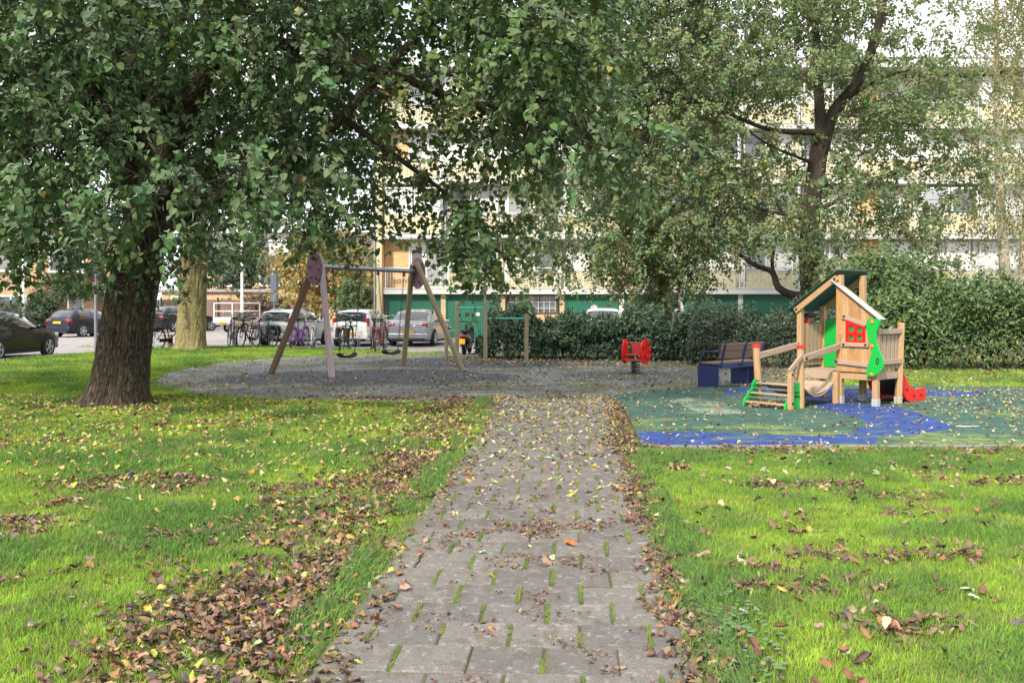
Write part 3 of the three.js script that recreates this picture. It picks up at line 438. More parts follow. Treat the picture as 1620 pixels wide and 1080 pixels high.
// ---------------------------------------------------------------- red spring rider
{
  const t = thing('spring_rider', 'red spring rider with two round side panels beside the hedge', 'spring rider', [2.98, 0.012, -23.9], -0.5);
  t.scale.setScalar(1.05); mesh('base_plate', new THREE.CylinderGeometry(0.2, 0.2, 0.015, 24).translate(0, 0.008, 0), std(0x4a4d38, 0.9), t);
  const sp = []; for (let i = 0; i <= 90; i++) { const a = i / 90 * Math.PI * 2 * 4.5; sp.push(V(Math.cos(a) * 0.1, 0.03 + i / 90 * 0.26, Math.sin(a) * 0.1)); } mesh('spring', tube(sp, 0.014, 220, 7), std(0x23242a, 0.4, { metalness: 0.3 }), t);
  mesh('clamp', merge([rbox(0.26, 0.04, 0.2, 0, 0.31, 0), rod(V(0.12, 0.22, 0.1), V(0.02, 0.42, 0.12), 0.018)]), std(0xb9b9b9, 0.4, { metalness: 0.6 }), t);
  for (const s of [-1, 1]) {
    const sh = new THREE.Shape(); sh.absellipse(0.0, 0.51, 0.24, 0.28, 0, Math.PI * 2); const g = new THREE.ExtrudeGeometry(sh, { depth: 0.022, bevelEnabled: true, bevelSize: 0.005, bevelThickness: 0.005, bevelSegments: 2, curveSegments: 36 }); g.rotateY(Math.PI / 2).translate(s * 0.25 - 0.011, 0, 0); if (s < 0) g.rotateY(0.12); else g.rotateY(-0.12);
    const p = mesh('side_panel', g, playRed, t);
    if (s > 0) { for (const [z, y] of [[0.12, 0.60], [0.1, 0.4], [-0.1, 0.66], [-0.14, 0.5], [-0.07, 0.34]]) mesh('spot', new THREE.CylinderGeometry(0.03, 0.03, 0.006, 14).rotateZ(Math.PI / 2).rotateY(0).translate(0.285 + 0.02 * Math.abs(z), y, z).rotateY(-0.12), black, p); mesh('wing_line', rod(V(0.282, 0.28, 0.03), V(0.282, 0.74, -0.02), 0.006).rotateY(-0.12), black, p); }
  }
  mesh('seat', rbox(0.42, 0.03, 0.26, 0, 0.44, 0.02, 0.012), std(0xd0463f, 0.4), t); mesh('backrest', rbox(0.34, 0.22, 0.025, 0.04, 0.56, -0.12, 0.012), std(0xd8504a, 0.4), t);
  mesh('cross_bar', merge([rod(V(-0.24, 0.71, 0.1), V(0.24, 0.71, 0.1), 0.016), rod(V(-0.24, 0.33, 0.14), V(0.24, 0.33, 0.14), 0.016)]), std(0xd8504a, 0.4), t); mesh('foot_board', rbox(0.48, 0.025, 0.16, 0, 0.325, 0.14, 0.01), playRed, t);
}
// ---------------------------------------------------------------- swing set
{
  const pA = G(428, 592), pB = G(525, 598), pC = G(638, 580), pD = G(733, 588), topA = V(-4.56, 2.80, -23.3), topC = V(-2.53, 2.78, -25.75);
  const t = thing('swing_set', 'swing set of two splayed wooden frames with two hanging seats', 'swing', [-3.5, 0.012, -24.4]), O = t.position, q = (v) => v.clone().sub(O), gr = ([x, z]) => q(V(x, 0.0, z));
  const dir = topC.clone().sub(topA).setY(0).normalize();
  const side = V(-dir.z, 0, dir.x);
  mesh('leg', beam(gr(pA), q(topA).addScaledVector(side, -0.10).setY(2.6), 0.12, 0.12, 0.012), woodBrown, t);
  mesh('leg', beam(gr(pB), q(topA).addScaledVector(side, 0.10).setY(2.72), 0.12, 0.12, 0.012), woodPink, t);
  mesh('leg', rod(gr(pC), q(topC).addScaledVector(side, -0.08).setY(2.7), 0.07, 0.07, 12), woodPost, t);
  mesh('leg', rod(gr(pD), q(topC).addScaledVector(side, 0.08).setY(2.74), 0.07, 0.07, 12), woodPost, t);
  const bar = mesh('crossbar', rod(q(topA).setY(2.56), q(topC).setY(2.52), 0.055, 0.055, 16), galv, t);
  const pink = std(0x9a6e7c, 0.7, { map: speckle }), disc = (p, s) => { const g = new THREE.ExtrudeGeometry(new THREE.Shape().absellipse(0, 0, 0.27, 0.40, 0, Math.PI * 2), { depth: 0.03, bevelEnabled: true, bevelSize: 0.006, bevelThickness: 0.006, bevelSegments: 1, curveSegments: 30 }); g.rotateY(Math.atan2(dir.x, dir.z)); g.translate(p.x, p.y, p.z); const d = mesh('end_disc', g, pink, t); for (let k = 0; k < 6; k++) { const a = k / 6 * 6.28 + 0.4, c = V(Math.sin(a) * 0.17, Math.cos(a) * 0.27, -0.015).applyAxisAngle(V(0, 1, 0), Math.atan2(dir.x, dir.z)); mesh('bolt_cap', new THREE.SphereGeometry(0.028, 10, 8).translate(p.x + c.x, p.y + c.y, p.z + c.z), pink, d); } };
  disc(q(topA).addScaledVector(dir, -0.12).setY(2.52)); disc(q(topC).addScaledVector(dir, 0.10).setY(2.48));
  const link = new THREE.TorusGeometry(0.018, 0.0045, 5, 10);
  const swingRed = std(0x8c2626, 0.5);
  for (const [f0, f1, drop] of [[0.14, 0.42, 0.40], [0.60, 0.88, 0.42]]) {
    const s = part('swing', t), a = q(topA).setY(2.5).lerp(q(topC).setY(2.46), f0), b = q(topA).setY(2.5).lerp(q(topC).setY(2.46), f1), seatY = drop, mid = a.clone().lerp(b, 0.5).setY(seatY);
    for (const [p, e] of [[a, -1], [b, 1]]) {
      mesh('hanger', merge([rbox(0.06, 0.10, 0.06, p.x, p.y, p.z), rbox(0.1, 0.03, 0.1, p.x, p.y - 0.06, p.z)]), swingRed, s);
      const end = mid.clone().addScaledVector(dir, e * 0.23).setY(seatY + 0.05), n = Math.round(p.distanceTo(end) / 0.036), list = [];
      for (let k = 1; k < n; k++) { const g = link.clone(); g.scale(1, 1.4, 1); if (k % 2) g.rotateY(Math.PI / 2); const c = p.clone().lerp(end, k / n); list.push(g.translate(c.x, c.y, c.z)); }
      mesh('chain', merge(list), std(0x4b4442, 0.5, { metalness: 0.6 }), s);
    }
    const g = slab([[-0.24, 0.05], [-0.2, 0.012], [-0.1, -0.012], [0, -0.018], [0.1, -0.012], [0.2, 0.012], [0.24, 0.05], [0.24, 0.085], [0.19, 0.045], [0.1, 0.024], [0, 0.018], [-0.1, 0.024], [-0.19, 0.045], [-0.24, 0.085]], 0.18, 0.006); g.translate(0, 0, -0.09).rotateY(Math.atan2(-dir.z, dir.x)).translate(mid.x, mid.y, mid.z); mesh('seat', g, rubber, s);
  }
}
// ---------------------------------------------------------------- turning bars
{
  const P = [[706, 567, 0.98], [723, 569, 1.76], [768, 573, 1.80], [833, 575, 1.40]].map(([x, y, h]) => { const [X, Z] = G(x, y); return V(X, h, Z); });
  const t = thing('turning_bars', 'row of wooden posts joined by turquoise turning bars', 'turning bars', [P[0].x, 0.012, P[0].z]), q = (v) => v.clone().sub(V(P[0].x, 0, P[0].z)), teal = std(0x3c9f8c, 0.4);
  P.forEach((p) => mesh('post', beam(q(p).setY(0), q(p), 0.115, 0.115, 0.014), woodPost, t));
  [[0, 1, 0.86], [1, 2, 1.56], [2, 3, 1.26]].forEach(([a, b, h]) => mesh('bar', rod(q(P[a]).setY(h), q(P[b]).setY(h), 0.022, 0.022, 12), teal, t));
}
// ---------------------------------------------------------------- poles and signs
{
  const pole = (name, label, cat, p, h, r, m) => { const t = thing(name, label, cat, [p[0], 0, p[1]]); mesh('pole', new THREE.CylinderGeometry(r * 0.85, r, h, 14).translate(0, h / 2, 0), m, t); return t; };
  const s1 = pole('traffic_sign', 'round traffic sign seen from behind on a grey pole beside the large tree', 'sign', G(151, 554), 3.15, 0.062, galv);
  { const d = part('sign_plate', s1); d.position.y = 2.88; d.rotation.y = 1.05; mesh('plate_back', new THREE.CylinderGeometry(0.38, 0.38, 0.02, 36).rotateX(Math.PI / 2).translate(0, 0, -0.08), std(0x6a6c70, 0.6), d); mesh('red_rim', new THREE.TorusGeometry(0.375, 0.028, 8, 40).translate(0, 0, -0.08), std(0xb01c24, 0.45), d); mesh('bracket', rbox(0.2, 0.06, 0.08, 0, 0, -0.04), galv, d); }
  const lampPost = (label, [x, z], h) => { const t = pole('street_lamp', label, 'lamp post', [x, z], h, 0.09, std(0xd4d6d4, 0.5)); mesh('base_sleeve', new THREE.CylinderGeometry(0.12, 0.12, 0.9, 14).translate(0, 0.45, 0), std(0xcacccb, 0.5), t); mesh('lamp_arm', tube([V(0, h - 0.05, 0), V(0.1, h + 0.25, 0), V(0.5, h + 0.35, 0)], 0.04, 12, 8), std(0xcacccb, 0.5), t); mesh('lamp_head', rbox(0.7, 0.14, 0.26, 0.8, h + 0.36, 0, 0.05), std(0xb9bcbc, 0.5), t); return t; };
  lampPost('white lamp post rising behind the near black car', [-26.6, -54], 7); lampPost('slim white lamp post behind the flatbed trailer', [-16.2, -59.5], 6.5);
  const s2 = pole('information_sign', 'narrow grey sign board on a pole behind the parked silver hatchback', 'sign', [-10.6, -44.2], 3.1, 0.055, galv);
  mesh('sign_board', rbox(0.10, 0.75, 0.42, 0, 2.62, 0, 0.01).rotateY(0.9), std(0x6d7780, 0.5, { metalness: 0.4 }), s2); mesh('sign_board', rbox(0.08, 0.34, 0.36, 0, 1.95, 0, 0.01).rotateY(0.9), std(0x7b848b, 0.5, { metalness: 0.4 }), s2);
  const s3 = pole('signpost', 'grey signpost with a small plate behind the turning bars', 'sign', [-1.0, -37.0], 2.6, 0.05, galv); mesh('sign_plate', rbox(0.05, 0.6, 0.34, 0, 2.4, 0, 0.01), std(0x8a9298, 0.5, { metalness: 0.3 }), s3);
  const b = thing('bollard', 'short concrete bollard beside the pale trunked tree', 'bollard', [G(262, 552)[0] - 0.1, 0, -37.6]); mesh('bollard_post', new THREE.LatheGeometry([[0, 0], [0.17, 0], [0.17, 0.5], [0.15, 0.55], [0, 0.56]].map(([x, y]) => new THREE.Vector2(x, y)), 20), std(0xb0a184, 0.9, { map: speckle }), b);
}

// ---------------------------------------------------------------- cars
const glassDark = new THREE.MeshPhysicalMaterial({ color: 0x1a2226, roughness: 0.05, clearcoat: 1, clearcoatRoughness: 0.02, specularIntensity: 1 });
const tailRed = new THREE.MeshPhysicalMaterial({ color: 0xa51512, roughness: 0.25, clearcoat: 1, clearcoatRoughness: 0.05 }), lampClear = new THREE.MeshPhysicalMaterial({ color: 0xd8dcdc, roughness: 0.15, clearcoat: 1 }), plateYellow = std(0xe0a512, 0.5), trim = std(0x202225, 0.7), alloy = std(0xb9bcbe, 0.35, { metalness: 0.7 });
const curve = (k, t) => { for (let i = 1; i < k.length; i++) if (t <= k[i][0]) { const [a, b] = [k[i - 1], k[i]], q = (t - a[0]) / (b[0] - a[0] || 1), s = q * q * (3 - 2 * q); return lerp(a[1], b[1], lerp(q, s, 0.5)); } return k[k.length - 1][1]; };
const shapes = { // height of the roof line from the tail (0) to the nose (1), as a share of the height
  hatch: { top: [[0, 0.60], [0.012, 0.66], [0.03, 0.72], [0.12, 0.93], [0.17, 0.975], [0.32, 1], [0.46, 0.985], [0.54, 0.93], [0.70, 0.67], [0.76, 0.645], [0.9, 0.57], [0.97, 0.49], [1, 0.40]], rear: [0.03, 0.125], wind: [0.54, 0.70] },
  steep: { top: [[0, 0.58], [0.01, 0.64], [0.02, 0.68], [0.075, 0.92], [0.11, 0.97], [0.3, 1], [0.48, 0.985], [0.56, 0.94], [0.74, 0.69], [0.8, 0.66], [0.93, 0.58], [0.98, 0.50], [1, 0.40]], rear: [0.02, 0.08], wind: [0.56, 0.74] },
  fastback: { top: [[0, 0.60], [0.01, 0.66], [0.025, 0.695], [0.07, 0.715], [0.19, 0.93], [0.25, 0.975], [0.36, 1], [0.47, 0.985], [0.55, 0.93], [0.71, 0.67], [0.77, 0.645], [0.9, 0.57], [0.97, 0.49], [1, 0.40]], rear: [0.07, 0.19], wind: [0.55, 0.71] },
};
function car(name, label, pos, heading, { L, W, H, type, color, roofRails, rim = alloy, plate = true, handleColor }) {
  const t = thing(name, label, 'car', pos, heading, 'parked cars'), sh = shapes[type], body = color.isMaterial ? color : paint(color);
  const ts = [0, 0.006, 0.012, 0.02, sh.rear[0], 0.045, 0.06, 0.08, 0.1, sh.rear[1], 0.14, 0.17, 0.2, 0.24, 0.28, 0.32, 0.355, 0.375, 0.41, 0.45, 0.49, 0.52, 0.545, 0.57, 0.6, 0.64, 0.67, sh.wind[1], 0.74, 0.78, 0.83, 0.88, 0.92, 0.95, 0.975, 0.99, 1].sort((a, b) => a - b);
  const n = ts.length, R = 15, pos3 = [];
  const ring = (tt) => {
    const top = curve(sh.top, tt) * H, e = Math.abs(2 * tt - 1), w = W / 2 * (1 - 0.13 * Math.pow(e, 7)) * (1 - 0.05 * Math.pow(e, 2)), cab = sstep(tt, sh.rear[0] - 0.02, sh.rear[1]) * (1 - sstep(tt, sh.wind[0], sh.wind[1]));
    const belt = Math.min(top - 0.05, H * (0.655 - 0.05 * tt)), wr = lerp(w * 0.86, W / 2 * 0.73, cab), yb = 0.17 + 0.10 * Math.pow(e, 8), lowIn = 0.90 - 0.06 * Math.pow(e, 8);
    const p = [[w * lowIn, yb], [w * 0.965, yb + 0.10], [w, H * 0.40], [w * 0.965, belt], [lerp(w * 0.965, wr, 0.45) + 0.012, lerp(belt, top - 0.045, 0.5)], [wr, top - 0.045], [wr * 0.62, top - 0.006], [0, top]];
    return p;
  };
  for (const tt of ts) { const p = ring(tt), x = (tt - 0.5) * L, bulge = (tt === 0 ? 0 : 0); for (let k = 0; k < 8; k++) pos3.push(x + bulge, p[k][1], p[k][0]); for (let k = 6; k >= 0; k--) pos3.push(x, p[k][1], -p[k][0]); }
  const bodyI = [], glassI = [], quad = (arr, a, b, c, d) => arr.push(a, b, c, a, c, d);
  for (let i = 0; i < n - 1; i++) for (let k = 0; k < R - 1; k++) {
    const mid = (ts[i] + ts[i + 1]) / 2, kk = k < 7 ? k : 13 - k, a = i * R + k, b = (i + 1) * R + k;   // kk: strip from sill (0) to roof centre (6)
    const sideWin = (kk === 3 || kk === 4) && mid > sh.rear[1] + 0.045 && mid < sh.wind[1] - 0.05 && !(mid > 0.355 && mid < 0.375) && !(kk === 4 && mid > sh.wind[0] + 0.06) && !(kk === 4 && mid < sh.rear[1] + 0.06);
    const back = kk >= 5 && mid > sh.rear[0] + 0.002 && mid < sh.rear[1] - 0.004, front = kk >= 5 && mid > sh.wind[0] + 0.012 && mid < sh.wind[1] - 0.008;
    quad(sideWin || back || front ? glassI : bodyI, a, b, b + 1, a + 1);
  }
  for (const [i, flip] of [[0, false], [n - 1, true]]) for (let k = 1; k < R - 1; k++) { const q = [i * R, i * R + k, i * R + k + 1]; bodyI.push(...(flip ? q.reverse() : q)); }
  for (let i = 0; i < n - 1; i++) quad(bodyI, i * R, i * R + R - 1, (i + 1) * R + R - 1, (i + 1) * R);
  const full = new THREE.BufferGeometry(); full.setAttribute('position', new THREE.Float32BufferAttribute(pos3, 3)); full.setIndex([...bodyI, ...glassI]); full.computeVertexNormals();
  const sub = (idx) => { const g = new THREE.BufferGeometry(); g.setAttribute('position', full.attributes.position); g.setAttribute('normal', full.attributes.normal); g.setIndex(idx); return mergeVertices(g.toNonIndexed()); };
  mesh('body', sub(bodyI), body, t); mesh('windows', sub(glassI), glassDark, t);
  const wr = 0.31 + (H > 1.5 ? 0.03 : 0), wx = L * 0.305, y0 = wr;
  for (const sx of [-1, 1]) for (const sz of [-1, 1]) {
    const w = part('wheel', t); w.position.set(sx * wx + (sx > 0 ? 0.02 : 0.04), y0, sz * (W / 2 - 0.085)); if (sz < 0) w.rotation.y = Math.PI;
    mesh('wheel_arch', new THREE.CylinderGeometry(wr * 1.16, wr * 1.16, 0.12, 28).rotateX(Math.PI / 2).translate(0, 0.02, 0.022), trim, w);
    mesh('tyre', new THREE.TorusGeometry(wr - 0.06, 0.062, 10, 32).scale(1, 1, 1.5).translate(0, 0, 0.02), rubber, w);
    const sp = []; for (let k = 0; k < 5; k++) { const a = k / 5 * 6.283; for (const d of [-0.14, 0.14]) sp.push(rod(V(0, 0, 0.1), V(Math.cos(a + d) * (wr - 0.09), Math.sin(a + d) * (wr - 0.09), 0.095), 0.022, 0.018, 6)); }
    mesh('rim', merge([new THREE.TorusGeometry(wr - 0.095, 0.018, 8, 30).translate(0, 0, 0.09), new THREE.CylinderGeometry(0.05, 0.06, 0.03, 16).rotateX(Math.PI / 2).translate(0, 0, 0.105), ...sp]), rim, w);
    mesh('brake_disc', new THREE.CylinderGeometry(wr - 0.1, wr - 0.1, 0.015, 24).rotateX(Math.PI / 2).translate(0, 0, 0.08), black, w);
  }
  const bw = W / 2 * 0.82, rearX = -L / 2;
  for (const s of [-1, 1]) {
    const tall = type === 'steep';
    mesh('tail_light', rbox(0.20, tall ? 0.34 : 0.16, tall ? 0.14 : 0.30, rearX + (tall ? 0.16 : 0.10), H * (tall ? 0.66 : 0.585), s * (W / 2 - (tall ? 0.16 : 0.235)), 0.05), tailRed, t);
    mesh('headlight', rbox(0.34, 0.13, 0.26, L / 2 - 0.28, H * 0.46, s * (W / 2 - 0.21), 0.05), lampClear, t);
    mesh('mirror', merge([rbox(0.12, 0.12, 0.17, L * 0.155, H * 0.66, s * (W / 2 + 0.07), 0.04), box(0.04, 0.03, 0.1, L * 0.155, H * 0.635, s * (W / 2 - 0.01))]), body, t);
    for (const x of [-0.02, 0.20]) mesh('door_handle', rbox(0.16, 0.025, 0.03, L * (x - 0.08), H * 0.565, s * (W / 2 * 0.978), 0.01), handleColor ?? body, t);
    mesh('sill_trim', rbox(L * 0.44, 0.08, 0.04, 0.03, 0.20, s * (W / 2 * 0.965 - 0.015), 0.01), trim, t);
  }
  mesh('rear_bumper', rbox(0.16, 0.24, W * 0.90, rearX + 0.055, 0.42, 0, 0.06), body, t); mesh('bumper_insert', rbox(0.12, 0.10, W * 0.74, rearX + 0.03, 0.27, 0, 0.03), trim, t); mesh('front_bumper', rbox(0.2, 0.2, W * 0.82, L / 2 - 0.09, 0.34, 0, 0.06), trim, t);
  if (plate) mesh('number_plate', rbox(0.02, 0.11, 0.52, rearX - 0.032, type === 'steep' ? 0.50 : H * (type === 'fastback' ? 0.40 : 0.52), 0, 0.004), plateYellow, t);
  mesh('tailgate_trim', rbox(0.03, 0.03, 0.6, rearX - 0.004, H * 0.56, 0, 0.01), type === 'fastback' ? chrome : trim, t);
  mesh('rear_wiper', rod(V(rearX + L * sh.rear[0] + 0.0, H * 0.735, 0.02), V(rearX + L * sh.rear[0] + 0.05, H * 0.775, 0.42), 0.01), black, t);
  mesh('aerial', rod(V(rearX + L * 0.27, H * 0.98, 0), V(rearX + L * 0.22, H * 1.10, 0), 0.006, 0.004), black, t);
  if (roofRails) for (const s of [-1, 1]) mesh('roof_rail', tube([V(-L * 0.28, H * 0.97, s * W * 0.34), V(-L * 0.2, H * 1.0, s * W * 0.34), V(0, H * 1.015, s * W * 0.34), V(L * 0.05, H * 0.975, s * W * 0.34)], 0.018, 16, 6), chrome, t);
  return t;
}
const head = (dx, dz) => Math.atan2(-dz, dx);   // the car's nose points along (dx, dz)
const silver = new THREE.MeshPhysicalMaterial({ color: 0x9a9ca4, metalness: 0.45, roughness: 0.38, clearcoat: 0.9, clearcoatRoughness: 0.06 }), paleSilver = new THREE.MeshPhysicalMaterial({ color: 0xc4c8c8, metalness: 0.25, roughness: 0.4, clearcoat: 0.9, clearcoatRoughness: 0.06 });
car('parked_car', 'black hatchback with spoked wheels parked along the lawn kerb', [-16.05, 0.004, -30.9], head(0.1, -1), { L: 4.4, W: 1.8, H: 1.47, type: 'fastback', color: 0x090c16, plate: true });
car('parked_car', 'dark blue hatchback seen from behind in front of the ivy wall', [-22.1, 0.004, -51.6], head(0.36, -0.93), { L: 3.95, W: 1.74, H: 1.43, type: 'hatch', color: 0x131829 });
car('parked_car', 'black sport utility car half hidden behind the pale tree trunk', [-20.1, 0.004, -60.6], head(0.55, -0.83), { L: 4.4, W: 1.84, H: 1.54, type: 'hatch', color: 0x1d2022 });
car('parked_car', 'small pale silver hatchback with tall tail lights behind the bicycles', [-8.85, 0.004, -40.5], head(0.30, -0.95), { L: 3.5, W: 1.66, H: 1.47, type: 'steep', color: paleSilver, roofRails: true });
car('parked_car', 'white hatchback with wide rear window between the two silver cars', [-6.0, 0.004, -40.6], head(0.20, -0.98), { L: 3.6, W: 1.68, H: 1.47, type: 'steep', color: 0xe2e2de });
car('parked_car', 'silver grey five door car nearest the green garage doors', [-3.75, 0.004, -41.0], head(0.16, -0.99), { L: 4.25, W: 1.78, H: 1.46, type: 'fastback', color: silver });
car('parked_car', 'white car parked beyond the dark hedge below the round sign', [3.95, 0.004, -43.0], head(0.1, -1), { L: 4.3, W: 1.76, H: 1.5, type: 'fastback', color: 0xdfe3e3 });
car('parked_car', 'pale blue grey car beyond the dark hedge near the second garage', [6.9, 0.004, -43.2], head(0.05, -1), { L: 4.2, W: 1.76, H: 1.47, type: 'hatch', color: 0xb9c2c4 });
{ // flatbed trailer with a frame
  const t = thing('flatbed_trailer', 'white flatbed trailer with a pale ladder frame behind parked bicycles', 'trailer', [-16.3, 0.004, -58.8], head(0.5, -0.86));
  mesh('bed', merge([rbox(2.4, 0.34, 1.5, 0, 0.72, 0, 0.03), rbox(2.2, 0.1, 1.3, 0, 0.5, 0, 0.02)]), std(0xdedbd0, 0.6, { map: speckle }), t);
  for (const s of [-1, 1]) { const w = part('wheel', t); w.position.set(-0.1, 0.28, s * 0.72); mesh('tyre', new THREE.TorusGeometry(0.21, 0.07, 10, 24), rubber, w); mesh('rim', new THREE.CylinderGeometry(0.16, 0.16, 0.08, 18).rotateX(Math.PI / 2), alloy, w); }
  const f = []; for (const z of [-0.74, 0.74]) for (const x of [-1.1, 1.1]) f.push(rod(V(x, 0.9, z), V(x, 1.75, z), 0.03)); for (const y of [1.25, 1.72]) { for (const z of [-0.74, 0.74]) f.push(rod(V(-1.1, y, z), V(1.1, y, z), 0.03)); for (const x of [-1.1, 1.1]) f.push(rod(V(x, y, -0.74), V(x, y, 0.74), 0.03)); }
  mesh('ladder_frame', merge(f), std(0xe6e2d6, 0.5), t); mesh('number_plate', rbox(0.02, 0.11, 0.5, -1.22, 0.62, 0.1, 0.004), plateYellow, t); mesh('drawbar', rod(V(1.2, 0.5, 0), V(2.1, 0.45, 0), 0.05), galv, t);
}
{ // motor scooter seen from behind
  const t = thing('motor_scooter', 'dark motor scooter with round mirror parked at the hedge end', 'scooter', [-1.52, 0.008, -33.2], head(0.10, -1)), m = paint(0x1a1c22), dark = std(0x17181a, 0.6);
  for (const x of [-0.55, 0.68]) { const w = part('wheel', t); w.position.set(x, 0.25, 0); mesh('tyre', new THREE.TorusGeometry(0.19, 0.062, 10, 26), rubber, w); mesh('rim', new THREE.CylinderGeometry(0.14, 0.14, 0.06, 18).rotateX(Math.PI / 2), alloy, w); }
  const loft = (pts) => { const c = new THREE.CatmullRomCurve3(pts.map((p) => V(p[0], p[1], 0))), g = new THREE.TubeGeometry(c, 24, 1, 14), P = g.attributes.position; for (let i = 0; i <= 24; i++) { const q = i / 24 * (pts.length - 1), a = Math.min(pts.length - 2, Math.floor(q)), f = q - a, h = lerp(pts[a][2], pts[a + 1][2], f), w = lerp(pts[a][3], pts[a + 1][3], f), ctr = c.getPointAt(i / 24); for (let k = 0; k <= 14; k++) { const id = i * 15 + k; P.setXYZ(id, ctr.x + (P.getX(id) - ctr.x) * h, ctr.y + (P.getY(id) - ctr.y) * h, P.getZ(id) * w); } } g.computeVertexNormals(); return g; };
  mesh('body', loft([[-0.95, 0.68, 0.02, 0.02], [-0.85, 0.62, 0.12, 0.12], [-0.5, 0.56, 0.2, 0.19], [-0.1, 0.42, 0.16, 0.17], [0.2, 0.28, 0.09, 0.16], [0.42, 0.34, 0.08, 0.18], [0.55, 0.7, 0.08, 0.2], [0.5, 0.98, 0.06, 0.12]]), m, t);
  mesh('seat', loft([[-0.9, 0.78, 0.03, 0.08], [-0.7, 0.80, 0.07, 0.14], [-0.3, 0.78, 0.07, 0.14], [0.0, 0.74, 0.05, 0.09]]), dark, t);
  mesh('front_fork', merge([rod(V(0.68, 0.25, 0.09), V(0.52, 0.95, 0.05), 0.03), rod(V(0.68, 0.25, -0.09), V(0.52, 0.95, -0.05), 0.03)]), steelDark, t);
  mesh('handlebar', tube([V(0.38, 1.06, -0.36), V(0.46, 1.08, -0.15), V(0.48, 1.06, 0), V(0.46, 1.08, 0.15), V(0.38, 1.06, 0.36)], 0.02, 20, 8), black, t);
  for (const s of [-1, 1]) { const mi = part('mirror', t); mesh('stem', rod(V(0.44, 1.08, s * 0.2), V(0.44, 1.28, s * 0.32), 0.008), black, mi); mesh('mirror_glass', new THREE.SphereGeometry(0.075, 16, 10).scale(0.3, 0.8, 1).translate(0.43, 1.32, s * 0.33), s > 0 ? lampClear : dark, mi); }
  mesh('tail_light', rbox(0.07, 0.07, 0.2, -0.98, 0.64, 0, 0.02), tailRed, t); mesh('mudguard', rbox(0.22, 0.22, 0.14, -0.88, 0.40, 0, 0.04), dark, t); mesh('number_plate', rbox(0.012, 0.17, 0.19, -1.01, 0.46, 0, 0.004), plateYellow, t);
  mesh('exhaust', rod(V(-0.9, 0.30, 0.18), V(-0.3, 0.28, 0.18), 0.06, 0.05, 12), steelDark, t);
}
